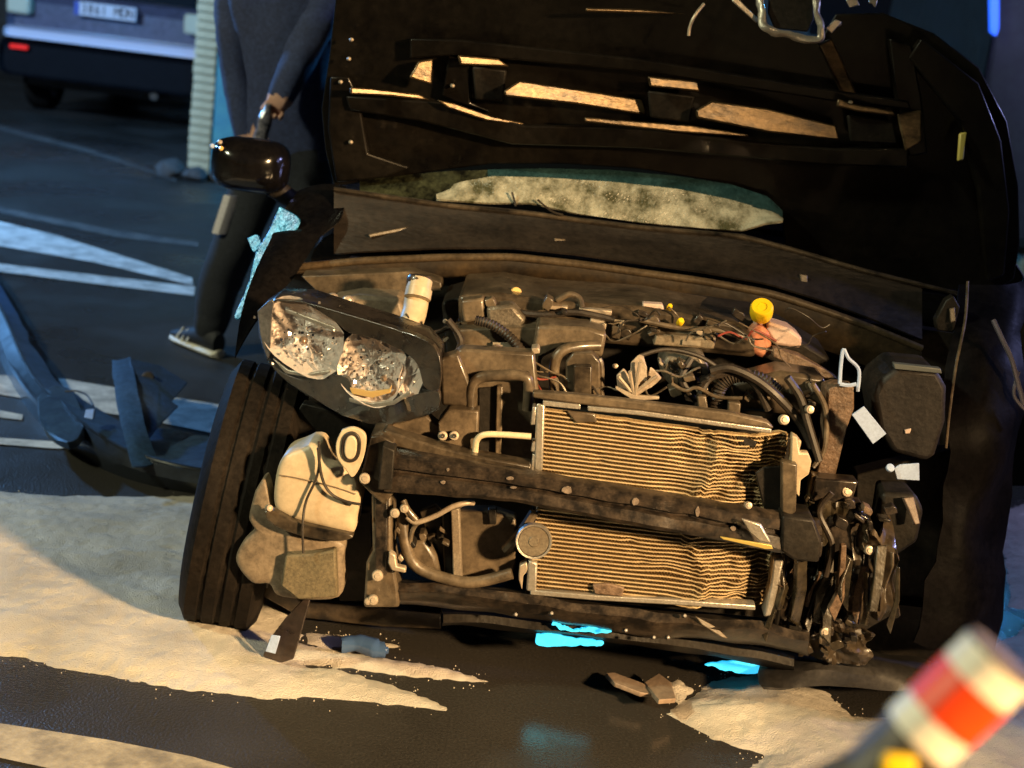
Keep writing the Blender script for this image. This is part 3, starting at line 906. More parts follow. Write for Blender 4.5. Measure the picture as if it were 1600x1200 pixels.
slab('bottle_pad', [(446, 868), (486, 866), (524, 860), (527, 934), (466, 938), (438, 916)], BY - .006, .03, mat('olive_pad', (.10, .085, .05), .7, c2=(.15, .12, .07), ns=20, bump=.4, bs=90), wb, bevel=.005)
pipe('washer_cable', [(498, 690, BY - .02), (499, 720, BY - .014), (494, 748, BY - .012), (478, 784, BY - .012), (473, 820, BY - .02), (474, 864, BY - .02)], .0028, M_HOSE, wb, 8)
pipe('washer_cable', [(497, 700, BY - .025), (502, 742, BY - .018), (514, 768, BY - .016), (536, 782, BY - .014), (562, 788, BY - .02)], .0032, M_HOSE, wb, 8)
pipe('mould_seam', [(436, 742, BY - .001), (470, 748, BY - .003), (520, 760, BY - .003), (556, 772, BY - .001)], .0014, M_CREAM2, wb, 6)
q = P(421, 794, BY - .015)
MB().lathe([(.001, .006), (.007, .004), (.009, -.006)], q, half(q), 10).build('bolt', M_BOLT, wb)
bottle('well_liner', [(372, 600), (470, 640), (500, 690), (432, 716), (424, 800), (390, 900), (360, 910), (380, 760)], .12, .03, M_DARK, .008, car)
slab('well_liner', [(470, 630), (560, 650), (560, 690), (545, 735), (505, 718), (490, 690), (440, 712), (455, 660)], -.10, .04, M_DARK, car, jit=.006)
slab('wing_support', [(528, 840), (560, 800), (580, 800), (580, 940), (530, 940)], -.05, .05, M_DARK, car)
slab('lower_arm', [(436, 912), (470, 938), (600, 950), (690, 960), (690, 985), (600, 980), (470, 965), (380, 915), (366, 905)], -.02, .08, M_PLAST, car, jit=.006)

# ---- oval bracket and beam mount
ovc = [(534, 672), (552, 668), (570, 678), (571, 700), (564, 726), (551, 746), (540, 734), (527, 716), (525, 692)]
ob = slab('oval_bracket', sm2(ovc), -.375, .012, M_CREAM, car, bevel=.004)
c_ = P(548, 699, -.379)
def oval(c, hw, hh, n=28): return [c + Vector((hw * cos(2 * pi * k / n) * (1), 0, hh * (abs(sin(2 * pi * k / n)) ** .75) * (1 if sin(2 * pi * k / n) > 0 else -1))) for k in range(n)]
MB().prism(oval(c_, .021, .034), oval(c_ + Vector((0, .006, 0)), .021, .034)).build('oval_seal', M_HOSE, ob, bevel=.002)
MB().prism(oval(c_ + Vector((0, -.004, 0)), .013, .026), oval(c_ + Vector((0, .006, 0)), .013, .026)).build('oval_plug', M_CREAM, ob, bevel=.003)
slab('beam_mount', [(578, 682), (596, 680), (616, 692), (616, 770), (600, 790), (582, 775), (560, 752), (566, 735)], -.36, .14, M_PLAST, car, bevel=.004)
slab('beam_mount', [(598, 696), (617, 704), (612, 766), (590, 766)], -.40, .05, M_DARK, car)
slab('front_rail', [(580, 772), (612, 774), (612, 866), (622, 920), (624, 950), (568, 950), (572, 880), (582, 860)], -.33, .10, M_PLAST2, car, bevel=.006)
slab('front_rail', [(586, 776), (606, 778), (604, 900), (586, 900)], -.345, .03, M_STEEL, car, bevel=.003)
slab('rail_edge', [(608, 862), (618, 868), (620, 885), (634, 888), (634, 896), (612, 892), (606, 880)], -.36, .02, M_BOLT, car)
for x, y, Y, r in ((570, 748, -.38, .0125), (590, 900, -.36, .013), (583, 938, -.36, .012), (575, 940, -.36, .008), (910, 577, -.16, .0105), (1226, 656, -.27, .012), (1324, 768, -.26, .013), (1359, 860, -.28, .011), (1290, 988, -.28, .012), (1242, 1008, -.26, .010), (1170, 790, -.44, .008), (692, 681, -.30, .011), (710, 681, -.30, .011), (670, 666, -.24, .016), (1266, 640, -.22, .010), (632, 795, -.36, .010), (617, 802, -.36, .011), (1205, 505, .22, .006), (696, 502, .0, .006), (697, 530, .0, .008), (962, 572, -.1, .006), (1105, 615, -.12, .007), (1130, 600, -.1, .006)):
    q = P(x, y, Y)
    b_ = MB().lathe([(.001, .0035), (r * .45, .0035), (r * .5, .0015), (r * .82, .001), (r * .95, -.001), (r * .95, -.012)], q, (.1, -1, .25), 14).build('bolt', M_BOLT, car)
    if (x, y) in ((692, 681), (710, 681)):
        MB().lathe([(.001, .0085), (r * .35, .0105), (r * .45, .004)], q, (.1, -1, .25), 6).build('bolt_socket', M_HOSE, b_)

# ---- bumper beam
bt = interp([(604, 706), (640, 710), (830, 741), (1040, 775), (1200, 802), (1276, 816)])
bb = interp([(604, 766), (640, 770), (800, 782), (980, 818), (1100, 840), (1235, 866), (1282, 870)])
byf = interp([(600, -.385), (800, -.40), (1000, -.40), (1150, -.385), (1282, -.33)])
rows = []
secp = [(.03, .03), (.07, .0), (.12, -.006), (.38, -.004), (.44, .010), (.54, .010), (.60, -.004), (.88, -.006), (1.0, .0), (1.0, .04)]
for x in np.linspace(600, 1282, 60):
    t_, b_ = bt(x), bb(x)
    r_ = []
    for v, dy in secp:
        q = P(x, t_ + (b_ - t_) * v, byf(x)) + Vector((0, dy, 0))
        amp = .006 if x > 1040 else .002
        q += noise.noise_vector(q * 22) * amp
        r_.append(q)
    rows.append(r_)
beam = MB().grid(rows).build('bumper_beam', M_STEEL, car, solid=.004)
tag(beam, label='scuffed dark steel bumper beam across the front')
for x, y, w_, h_ in ((886, 766, 12, 9), (993, 784, 9, 9), (797, 748, 8, 4), (802, 762, 7, 3), (1146, 826, 8, 5), (1090, 800, 5, 11), (700, 734, 4, 4), (692, 754, 6, 4)):
    a = []
    for k in range(9):
        aa = 2 * pi * k / 9
        a.append((x + w_ * .75 * cos(aa) * random.uniform(.7, 1.1), y + h_ * .75 * sin(aa) * random.uniform(.7, 1.1)))
    slab('paint_chip', a, byf(x) - .010, .004, mat('scraped_primer', (.26, .20, .155), .6, c2=(.12, .09, .07), ns=60, bump=.5, bs=100), beam, bevel=.0005)
slab('torn_edge', [(1125, 839), (1205, 852), (1208, 858), (1196, 858), (1130, 843)], -.43, .006, mat('torn_metal_edge', (.55, .42, .12), .35, metal=.4), beam, bevel=.001)
slab('torn_flap', [(1160, 812), (1190, 820), (1205, 846), (1188, 848), (1172, 832)], -.42, .01, M_ALU, beam, jit=.006, js=30)
slab('end_cap', [(1222, 806), (1272, 812), (1284, 846), (1280, 880), (1240, 876), (1220, 862)], -.37, .10, M_DARK, beam, bevel=.006)

# ---- radiator: tanks, rails, tubes and folded fins
RY = -.30
def rq(u, v):  # u 0..1 left-right, v 0..1 top-bottom of the core (pixel space corners)
    tl_, tr_, bl_, br_ = (850, 638), (1238, 690), (828, 922), (1206, 962)
    x = (tl_[0] * (1 - u) + tr_[0] * u) * (1 - v) + (bl_[0] * (1 - u) + br_[0] * u) * v
    y = (tl_[1] * (1 - u) + tr_[1] * u) * (1 - v) + (bl_[1] * (1 - u) + br_[1] * u) * v
    return x, y
def crush(u, v):
    c = max(0, (u - .60) / .4)
    n1 = noise.noise(Vector((u * 9, v * 7, 2))) + .6 * noise.noise(Vector((u * 25, v * 18, 5)))
    ridge = math.exp(-((u - .66 - .05 * sin(v * 9)) / .035) ** 2)
    return Vector((0, .028 * c * n1 + .055 * c * c - .012 * ridge, .010 * c * noise.noise(Vector((u * 14, v * 9, 9))) + .012 * ridge * noise.noise(Vector((u * 30, v * 14, 4)))))
DR = random.Random(21)
DENTS = [(DR.uniform(.52, 1.0), DR.uniform(0, 1), DR.uniform(.03, .09), DR.uniform(.02, .07), DR.uniform(-.006, .018), DR.uniform(-.006, .006)) for _ in range(34)] + [(DR.uniform(.05, .5), DR.uniform(0, 1), .02, .02, .004, DR.uniform(-.003, .003)) for _ in range(10)]
_crush = crush
def crush(u, v):
    q = _crush(u, v)
    for a, b, su, sv, dy, dz in DENTS:
        g = math.exp(-((u - a) / su) ** 2 - ((v - b) / sv) ** 2)
        if g > .01: q += Vector((0, dy * g, dz * g))
    return q
def rp(u, v): return P(*rq(u, v), RY) + crush(u, v)
rad = slab('radiator', [(846, 632), (1240, 684), (1212, 968), (820, 930)], RY + .075, .03, M_DARK, car)
tag(rad, label='aluminium radiator with crushed right side')
NT, NS = 44, 64
for i in range(NT):
    v = (i + .5) / NT
    rows = []
    hz = .0014
    top_r, bot_r, back_t, back_b = [], [], [], []
    for k in range(NS + 1):
        q = rp(k / NS, v)
        back_t.append(q + Vector((0, .022, hz))); top_r.append(q + Vector((0, 0, hz))); bot_r.append(q + Vector((0, 0, -hz))); back_b.append(q + Vector((0, .022, -hz)))
    MB().grid([back_t, top_r, bot_r, back_b]).build('radiator_tube', M_TUBE, rad, sharp=30)
fin = MB()
NF = 150
for i in range(NT - 1):
    v0, v1 = (i + .5) / NT, (i + 1.5) / NT
    a, b = [], []
    for k in range(NF + 1):
        u = k / NF
        v = v0 + (v1 - v0) * (.12 if k % 2 else .88)
        q = rp(u, v) + Vector((0, .0004, 0))
        a.append(q); b.append(q + Vector((0, .0042, 0)))
    fin.grid([a, b])
tag(fin.build('fin_pack', M_FIN, rad, smooth=False), kind='stuff')
# fins between are shallow zigzags; a core plate stands right behind them
cr = [[rp(u / 64, v / 44) + Vector((0, .0046, 0)) for u in range(65)] for v in range(45)]
MB().grid(cr).build('core_plate', mat('core_fin_face', (.40, .29, .15), .5, metal=.2, c2=(.20, .14, .07), ns=40, bump=.6, bs=500, stretch=(6, 1, .5)), rad)
MB().prism([P(x, y, RY - .012) for x, y in ((838, 630), (852, 632), (848, 736), (834, 736))], [P(x, y, RY + .03) for x, y in ((838, 630), (852, 632), (848, 736), (834, 736))]).build('side_tank', M_ALU, rad, bevel=.004)
slab('side_tank', [(826, 876), (840, 880), (838, 926), (822, 924)], RY - .012, .04, M_ALU, rad, bevel=.004)
for y0, y1 in ((636, 664), (690, 706), (710, 738)):
    slab('tank_rib', [(832, y0), (838, y0), (836, y1), (829, y1)], RY - .01, .03, M_ALU, rad, bevel=.002)
slab('tank_rib', [(812, 884), (824, 878), (826, 890), (818, 900), (816, 922), (810, 905)], RY - .01, .03, M_BOLT, rad, bevel=.003, jit=.003)
def rail(pts0, hpx, Y, m, name, jit=.002):
    a = pts0 + [(x, y + hpx) for x, y in pts0[::-1]]
    return slab(name, a, Y, .03, m, rad, bevel=.0025, jit=jit, js=25)
rail([(848, 626), (905, 632), (906, 632)], 8, RY - .012, M_ALU, 'top_rail')
rail([(918, 634), (1000, 642), (1090, 654), (1206, 670)], 8, RY - .012, M_ALU, 'top_rail')
rail([(828, 922), (930, 930), (1060, 938), (1180, 946)], 8, RY - .012, M_ALU, 'bottom_rail')
slab('top_cover', [(832, 612), (900, 617), (1000, 628), (1140, 645), (1200, 659), (1210, 670), (1090, 654), (1000, 642), (905, 632), (832, 622)], RY - .015, .025, M_PLAST2, rad, bevel=.004)
slab('side_tank', [(1240, 686), (1250, 690), (1248, 716), (1256, 724), (1244, 760), (1236, 752)], RY - .01, .05, M_CREAM, rad, bevel=.003, jit=.006, js=30)
slab('torn_corner', [(1238, 682), (1246, 684), (1250, 706), (1262, 706), (1268, 722), (1264, 740), (1252, 752), (1250, 776), (1244, 770), (1238, 720)], RY - .03, .02, M_CREAM, rad, bevel=.003, jit=.005, js=40)
slab('side_tank', [(1210, 872), (1226, 872), (1216, 920), (1208, 964), (1194, 966), (1204, 915)], RY - .02, .05, M_ALU, rad, bevel=.005, jit=.004)
slab('core_shadow_plate', [(1194, 730), (1222, 728), (1232, 800), (1226, 808), (1194, 795), (1180, 740)], RY - .012, .01, M_DARK, rad, jit=.004)  # dark plate put where shadow falls on the right of the core
slab('core_dent', [(1128, 678), (1160, 682), (1185, 690), (1180, 700), (1150, 696), (1130, 690)], RY + .01, .01, M_DARK, rad, jit=.005, js=40)
slab('latch_mark', [(925, 914), (950, 912), (976, 918), (972, 932), (950, 930), (928, 928)], RY - .012, .01, M_RUST, rad, jit=.003)
slab('latch_mark', [(884, 642), (930, 646), (934, 660), (900, 662)], RY - .006, .008, M_PLAST, rad, jit=.002)
slab('post', [(1222, 722), (1246, 726), (1244, 800), (1236, 806), (1222, 800)], RY - .05, .03, M_PLAST2, car, bevel=.003)

# horn disc in front of the core
hq = P(834, 846, -.345)
hn = MB().lathe([(.001, .004), (.010, .004), (.012, .002), (.032, .0015), (.0335, -.004), (.0335, -.03), (.02, -.045)], hq, (.0, -1, .12), 36).build('horn', mat('horn_face', (.12, .095, .065), .45, c2=(.16, .13, .09), ns=30), car)
MB().lathe([(.0335, .003), (.0375, .004), (.039, 0), (.039, -.012), (.0335, -.012)], hq, (.0, -1, .12), 36, cap=False).build('horn_rim', M_ALU, hn)
pipe('horn_bracket', [(790, 858, -.30), (800, 848, -.31), (815, 830, -.31), (835, 800, -.31)], .011, M_PLAST2, hn)

# coolant pipe, bright
pipe('coolant_pipe', [(742, 720, -.30), (743, 700, -.30), (746, 686, -.305), (758, 679, -.31), (785, 679, -.31), (830, 682, -.31)], .0068, mat('pale_pipe', (.72, .60, .40), .35, c2=(.6, .5, .34), ns=30), car, 12)
pipe('lower_pipe', [(636, 808, -.33), (650, 816, -.335), (680, 806, -.335), (706, 792, -.335), (728, 786, -.33), (740, 786, -.32)], .006, M_BOLT, car, 10)
pipe('lower_pipe', [(630, 782, -.33), (636, 795, -.335), (650, 812, -.335)], .007, M_PLAST2, car, 10)

# ---- shroud panels left of the radiator
slab('shroud_panel', [(700, 560), (720, 545), (835, 552), (842, 620), (834, 730), (745, 726), (742, 640), (702, 636)], -.22, .05, M_PLAST2, car, bevel=.006)
slab('shroud_slot', [(748, 606), (782, 604), (780, 722), (748, 720)], -.224, .01, M_DARK, car, bevel=.002)
slab('shroud_rib', [(776, 604), (786, 604), (783, 724), (773, 724)], -.24, .03, M_PLAST2, car, bevel=.003)
pipe('shroud_rim', [(736, 640, -.24), (738, 606, -.245), (752, 590, -.245), (790, 586, -.245), (818, 588, -.245), (826, 600, -.245), (824, 640, -.24)], .012, M_PLAST2, car, 10)
slab('shroud_bracket', [(684, 660), (700, 640), (748, 642), (746, 700), (738, 712), (686, 700)], -.28, .05, M_PLAST2, car, bevel=.004)
slab('shroud_bracket', [(688, 560), (716, 552), (735, 600), (732, 636), (690, 634)], -.25, .05, M_PLAST, car, bevel=.006)
slab('support_bar', [(600, 672), (690, 700), (740, 712), (830, 728), (830, 740), (740, 728), (690, 716), (600, 694)], -.33, .05, M_PLAST, car, bevel=.004)
slab('lamp_foot', [(612, 660), (664, 650), (688, 668), (686, 690), (640, 690), (610, 676)], -.26, .04, M_PLAST2, car, jit=.006)
slab('shroud_top', [(706, 516), (760, 512), (846, 512), (860, 545), (840, 566), (720, 552)], -.06, .14, M_PLAST2, car, bevel=.006)

# ---- lower fan housing between rail and radiator
slab('fan_housing', [(706, 800), (770, 800), (806, 812), (806, 880), (798, 908), (716, 906)], -.26, .05, M_PLAST2, car, bevel=.004)
slab('fan_post', [(704, 790), (718, 796), (722, 912), (708, 910)], -.30, .03, mat('worn_beige_post', (.26, .21, .15), .5, c2=(.17, .135, .1), ns=30), car, bevel=.003)
slab('fan_slot', [(690, 800), (704, 802), (708, 906), (694, 900)], -.28, .02, M_DARK, car)
slab('fan_notch', [(762, 796), (776, 796), (775, 820), (764, 820)], -.275, .02, M_DARK, car)
pipe('fan_hoop', [(628, 800, -.30), (634, 850, -.31), (650, 884, -.31), (690, 902, -.31), (740, 910, -.31), (800, 896, -.31)], .013, M_PLAST2, car, 10)
slab('fan_motor', [(640, 846), (664, 842), (682, 870), (690, 900), (660, 890), (640, 870)], -.28, .06, M_PLAST2, car, bevel=.01)
slab('fan_blade', [(655, 800), (680, 790), (700, 812), (708, 900), (690, 896), (672, 850)], -.24, .02, M_PLAST, car)

# ---- engine
ey = .05
slab('engine_block', [(690, 470), (760, 452), (1000, 470), (1200, 500), (1300, 560), (1290, 650), (1200, 650), (840, 610), (700, 570)], .12, .2, M_DARK, car, bevel=.01, jit=.01)
cover = slab('engine_cover', [(716, 462), (780, 458), (850, 470), (1010, 480), (1150, 506), (1186, 530), (1180, 560), (1030, 545), (860, 530), (716, 520)], .02, .28, M_PLAST, car, bevel=.01)
M_CAST = mat('cast_aluminium', (.22, .19, .15), .4, metal=.4, c2=(.12, .10, .075), ns=25, bump=.4, bs=120)
M_LBL = mat('dirty_paper_label', (.34, .29, .22), .6, c2=(.22, .18, .13), ns=20)
parts = [
 ('intake_box', [(838, 508), (920, 512), (948, 520), (940, 560), (870, 548), (846, 560), (838, 620), (830, 560)], -.10, .10, M_PLAST2, .008),
 ('intake_lid', [(855, 504), (930, 508), (926, 530), (860, 524)], -.02, .10, M_PLAST2, .008),
 ('latch_plate', [(884, 566), (896, 552), (926, 552), (938, 566), (938, 630), (884, 624)], -.18, .05, M_PLAST2, .004),
 ('latch_plate', [(896, 572), (924, 572), (924, 634), (896, 630)], -.20, .03, M_PLAST, .003),
 ('coil_cover', [(1024, 524), (1120, 528), (1116, 546), (1020, 540)], -.02, .08, mat('beige_cover', (.26, .21, .15), .5, c2=(.16, .13, .09), ns=25), .004),
 ('inlet_trumpet', [(1140, 600), (1220, 580), (1290, 590), (1300, 650), (1230, 650), (1150, 640)], -.12, .1, M_PLAST, .01),
 ('throttle_body', [(1040, 556), (1096, 552), (1110, 575), (1096, 610), (1050, 606), (1030, 580)], -.08, .12, M_CAST, .012),
 ('cast_cover', [(760, 480), (800, 476), (822, 500), (810, 520), (764, 516)], -.03, .06, M_CAST, .008),
 ('paper_label', [(770, 535), (806, 536), (805, 548), (770, 547)], -.075, .004, M_LBL, .0005),
 ('paper_label', [(1066, 530), (1096, 533), (1095, 541), (1065, 538)], -.026, .004, M_LBL, .0005),
 ('paper_label', [(950, 498), (976, 500), (975, 508), (950, 506)], .008, .004, M_LBL, .0005),
 ('bracket', [(1090, 620), (1104, 620), (1108, 650), (1092, 648)], -.2, .03, M_PLAST2, .003),
 ('bracket', [(1138, 628), (1158, 630), (1156, 660), (1138, 656)], -.2, .03, M_PLAST2, .003),
 ('fuse_box', [(720, 470), (755, 466), (758, 500), (724, 506)], -.02, .08, M_PLAST2, .006),
 ('hinge_plate', [(850, 476), (888, 480), (886, 486), (850, 482)], .0, .02, M_BOLT, .002),
 ('hinge_plate', [(905, 482), (956, 486), (956, 493), (905, 489)], .0, .02, M_BOLT, .002),
 ('bright_clip', [(1165, 648), (1192, 652), (1194, 657), (1166, 653)], -.27, .01, M_ALU, .002),
 ('bright_clip', [(1070, 618), (1095, 624), (1092, 632), (1072, 626)], -.16, .02, M_BOLT, .003),
]
for nme, pts, Y, th, m, bv in parts:
    slab(nme, pts, Y, th, m, car, bevel=bv, jit=.003, js=18)
pipe('intake_arch', [(868, 640, -.16), (866, 580, -.16), (874, 552, -.16), (900, 542, -.15), (936, 540, -.13)], .012, M_PLAST2, car, 12)
pipe('intake_arch', [(940, 630, -.17), (940, 575, -.17), (936, 560, -.17)], .006, M_PLAST2, car, 8)
# pale crumpled bracket (torn light metal)
lf = [(958, 588), (968, 580), (980, 588), (984, 570), (996, 556), (1006, 558), (1012, 574), (1010, 590), (1018, 574), (1026, 580), (1036, 592), (1028, 602), (1016, 604), (1002, 614), (992, 626), (984, 614), (966, 604)]
lfo = slab('torn_bracket', lf, -.20, .012, mat('pale_torn_metal', (.46, .38, .30), .5, c2=(.30, .24, .18), ns=40, bump=.6, bs=90), car, bevel=.003, jit=.012, js=30)
for a, b in (((992, 620), (1000, 566)), ((990, 614), (1026, 588)), ((986, 612), (966, 588)), ((990, 616), (984, 580))):
    pipe('torn_ridge', [(a[0], a[1], -.205), (b[0], b[1], -.215)], .004, M_BOLT, lfo, 6)
slab('lower_lip', [(962, 604), (992, 618), (1030, 620), (1030, 624), (990, 626), (962, 608)], -.21, .01, M_BOLT, lfo, bevel=.001)
# small coloured items on the engine
def knob(name, x, y, Y, r, m, h=.02): 
    q = P(x, y, Y)
    return MB().lathe([(.001, h * .5), (r * .75, h * .48), (r, h * .3), (r, -h * .4), (r * .8, -h * .5)], q, (.1, -.75, .65), 14).build(name, m, car)
knob('oil_dipstick', 1063, 503, -.02, .008, M_YEL)
knob('dipstick', 1046, 480, .05, .006, M_YEL)
knob('plug_cap', 806, 458, .08, .013, mat('amber_cap', (.75, .50, .18), .35))
knob('plug_cap', 852, 479, .02, .006, M_ORANGE)
for pts in ([(1004, 474), (1036, 476), (1038, 486), (1024, 488), (1024, 496), (1006, 496)], [(1022, 488), (1038, 488), (1036, 496), (1022, 496)]):
    slab('connector', pts, .03, .03, M_PINK, car, bevel=.003)
# reservoir with yellow cap
rs = slab('fluid_reservoir', [(1172, 520), (1188, 508), (1204, 520), (1208, 556), (1192, 562), (1172, 552)], .02, .07, M_RED, car, bevel=.012)
tag(rs, label='small fluid reservoir with yellow cap')
slab('reservoir_body', [(1200, 503), (1236, 514), (1254, 528), (1252, 545), (1210, 540), (1198, 520)], .035, .08, M_PINK, rs, bevel=.008)
cq = P(1190, 484, .04)
cax = (P(1190, 470, .04) - P(1191, 500, .05)).normalized() * .75 + Vector((0, -.6, .15))
MB().lathe([(.013, -.022), (.016, -.05)], cq, cax, 16).build('reservoir_neck', M_PINK, rs)
MB().lathe([(.001, .010), (.012, .0095), (.013, .013), (.023, .014), (.0265, .009), (.0265, -.012), (.024, -.022), (.001, -.022)], cq, cax, 24).build('reservoir_cap', M_YEL, rs)
slab('rusty_edge', [(1208, 544), (1250, 556), (1292, 580), (1310, 594), (1290, 592), (1240, 570), (1210, 558)], .0, .04, M_RUST, car, jit=.008, js=30)

# hoses and cables over the engine
HO = [([(1090, 660), (1094, 620), (1110, 590), (1150, 585), (1180, 600), (1200, 640)], -.17, .009), ([(1110, 580), (1140, 575), (1180, 592), (1215, 620), (1250, 660), (1270, 700)], -.18, .010),
      ([(1080, 560), (1065, 590), (1080, 618), (1100, 640)], -.15, .008), ([(760, 470), (800, 486), (850, 492), (900, 488), (960, 500)], .0, .008), ([(870, 470), (890, 460), (905, 466), (910, 482)], .02, .007),
      ([(700, 500), (720, 530), (712, 560), (700, 600)], -.10, .008), ([(1000, 500), (1060, 512), (1120, 516), (1170, 530)], -.01, .006), ([(1230, 590), (1250, 620), (1262, 660), (1280, 720)], -.2, .009),
      ([(1270, 600), (1290, 640), (1288, 700), (1270, 730)], -.19, .006), ([(640, 520), (680, 520), (700, 512), (720, 508)], .0, .006), ([(1000, 556), (1040, 546), (1090, 556), (1130, 580)], -.12, .005),
      ([(1050, 600), (1070, 610), (1090, 606), (1120, 620), (1160, 622)], -.19, .004), ([(1045, 480), (1056, 490), (1064, 503)], .0, .002), ([(1300, 770), (1280, 800), (1300, 850), (1290, 900)], -.3, .007), ([(640, 850), (650, 820), (690, 800), (720, 790)], -.31, .005)]
for pts, Y, r in HO:
    pipe('hose', [(x, y, Y + random.uniform(-.01, .01)) for x, y in pts], r, M_HOSE if random.random() < .6 else M_PLAST2, car, 8)
for pts, Y, r in (([(1118, 640), (1126, 604), (1150, 588), (1190, 592), (1216, 612)], -.16, .014), ([(742, 500), (770, 508), (800, 530), (822, 560)], -.09, .011)):
    c_pts = sm([P(x, y, Y) for x, y in pts], 14)
    MB().tube(c_pts, [r * (1.12 if k % 2 else .9) for k in range(len(c_pts))], 12).build('ribbed_hose', M_HOSE, car)
rnd = random.Random(17)
for k in range(22):
    x, y = rnd.uniform(730, 1250), rnd.uniform(480, 610)
    pts = [(x, y)]
    for _ in range(4):
        x += rnd.uniform(6, 34); y += rnd.uniform(-16, 20)
        pts.append((x, y))
    Y = -.19 if y > 560 else -.06
    MB().tube(sm([P(a, b, Y + rnd.uniform(-.02, .02)) for a, b in pts], 5), rnd.uniform(.0012, .0026), 6).build('wire', rnd.choice([M_HOSE, M_HOSE, M_PLAST2, M_CAST, mat('dull_red_wire', (.22, .04, .025), .5)]), car)
rnd = random.Random(11)
small = ['clip', 'connector', 'bracket', 'bolt_head']
def clutter(n, x0, x1, yf, Yf, smin=4, smax=14, ms=None):
    ms = ms or [M_PLAST, M_PLAST2, M_PLAST2, M_STEEL, M_DARK, M_BOLT]
    for _ in range(n):
        x = rnd.uniform(x0, x1); y = yf(x) + rnd.uniform(-1, 1) * 28
        w_, h_ = rnd.uniform(smin, smax), rnd.uniform(smin, smax) * .7
        rot = rnd.uniform(-.5, .9)
        pts = [(x + (a * w_) * cos(rot) - (b * h_) * sin(rot), y + (a * w_) * sin(rot) + (b * h_) * cos(rot)) for a, b in ((-1, -1), (.6, -1), (1, -.4), (1, 1), (-.7, 1), (-1, .3))]
        slab(rnd.choice(small), pts, Yf + rnd.uniform(-.03, .03), rnd.uniform(.015, .05), rnd.choice(ms), car, bevel=.002)
clutter(26, 740, 1170, lambda x: 490 + (x - 740) * .07, .0)
clutter(30, 1030, 1290, lambda x: 590 + (x - 1030) * .1, -.15, 3, 11)
clutter(8, 690, 840, lambda x: 575, -.2, 3, 8)
clutter(8, 620, 700, lambda x: 850, -.29, 3, 8)

# ---- right side: bent rail, air box, tags, mangled strips; shade partly put into dark materials
slab('bent_rail', [(1292, 606), (1306, 600), (1336, 604), (1338, 640), (1322, 668), (1304, 746), (1276, 746), (1288, 690)], -.18, .05, M_RUST, car, bevel=.004, jit=.008, js=28)
slab('bent_rail', [(1270, 742), (1290, 746), (1278, 804), (1262, 802)], -.24, .04, M_RIB, car, bevel=.003, jit=.004)
pipe('wire_clip', [(1312, 600, -.19), (1314, 570, -.18), (1318, 546, -.18), (1326, 560, -.18), (1342, 578, -.17), (1340, 612, -.18)], .004, M_WHITE, car, 6)
pipe('wire_clip', [(1312, 600, -.19), (1326, 602, -.19), (1338, 600, -.19)], .0045, M_WHITE, car, 6)
abx = slab('air_box', [(1364, 618), (1374, 596), (1402, 574), (1466, 580), (1480, 606), (1478, 660), (1462, 712), (1450, 722), (1396, 708), (1374, 672)], -.14, .16, mat('air_box_plastic', (.010, .009, .009), .5, c2=(.024, .020, .018), ns=14, bump=.3, bs=90, spec=.3), car, bevel=.012)
slab('box_rim', [(1396, 568), (1470, 576), (1472, 584), (1398, 577)], -.15, .02, mat('rim_grey', (.09, .10, .10), .4), abx, bevel=.002)
slab('box_logo', [(1414, 672), (1424, 670), (1422, 677), (1415, 678)], -.145, .008, M_PINK, abx, bevel=.001)
slab('white_tag', [(1331, 648), (1350, 635), (1385, 678), (1364, 694)], -.25, .004, M_WHITE, car, bevel=.001)
tg = slab('white_tag', [(1397, 732), (1406, 726), (1436, 724), (1437, 751), (1402, 749)], -.25, .004, M_WHITE, car, bevel=.001)
knob('tag_button', 1391, 731, -.255, .009, M_WHITE, .008)
slab('right_bracket', [(1276, 748), (1340, 756), (1330, 790), (1290, 800), (1270, 784)], -.26, .06, M_STEEL, car, bevel=.004, jit=.006)
slab('right_bracket', [(1284, 800), (1296, 790), (1324, 796), (1330, 786), (1350, 790), (1362, 830), (1348, 842), (1340, 870), (1322, 858), (1300, 868), (1296, 836)], -.25, .06, M_STEEL, car, bevel=.004, jit=.010, js=20)
slab('lamp_bracket', [(1380, 770), (1430, 772), (1446, 800), (1434, 850), (1400, 870), (1374, 840)], -.20, .1, M_DARK, car, bevel=.01, jit=.01)
nslab('lamp_bracket', [(1412, 778), (1428, 776), (1434, 800), (1438, 818), (1430, 820), (1421, 798)], -.23, mat('dull_pink_plastic', (.20, .14, .11), .5, c2=(.12, .08, .06), ns=30), car)
rnd = random.Random(5)
mm = [M_SHARDG, M_SHARDG, M_PLAST2, M_DARK, M_RUST, M_SHARDG]
for i in range(30):
    x = 1212 + i * 6.4 + rnd.uniform(-6, 6)
    w_ = rnd.choice([3, 4, 6, 9, 14])
    yt = 862 + rnd.uniform(-18, 46)
    yb = 950 + rnd.uniform(-34, 60)
    lean = -rnd.uniform(2, 30)
    kx, ky = rnd.uniform(-9, 9), rnd.uniform(.3, .7)
    ym = yt + (yb - yt) * ky
    pts = [(x, yt), (x + w_ * rnd.uniform(.5, 1.2), yt + rnd.uniform(-6, 8)), (x + w_ + lean * ky + kx, ym), (x + w_ * .8 + lean, yb), (x + lean - 2, yb - rnd.uniform(0, 22)), (x + lean * ky + kx - 2, ym + rnd.uniform(-8, 8))]
    nslab('bent_slat', pts, -.27 + rnd.uniform(-.06, .06), mm[i % 6], car, rnd.uniform(.004, .02), n=Vector((rnd.uniform(-.9, .9), -1, rnd.uniform(-.2, .4))).normalized())
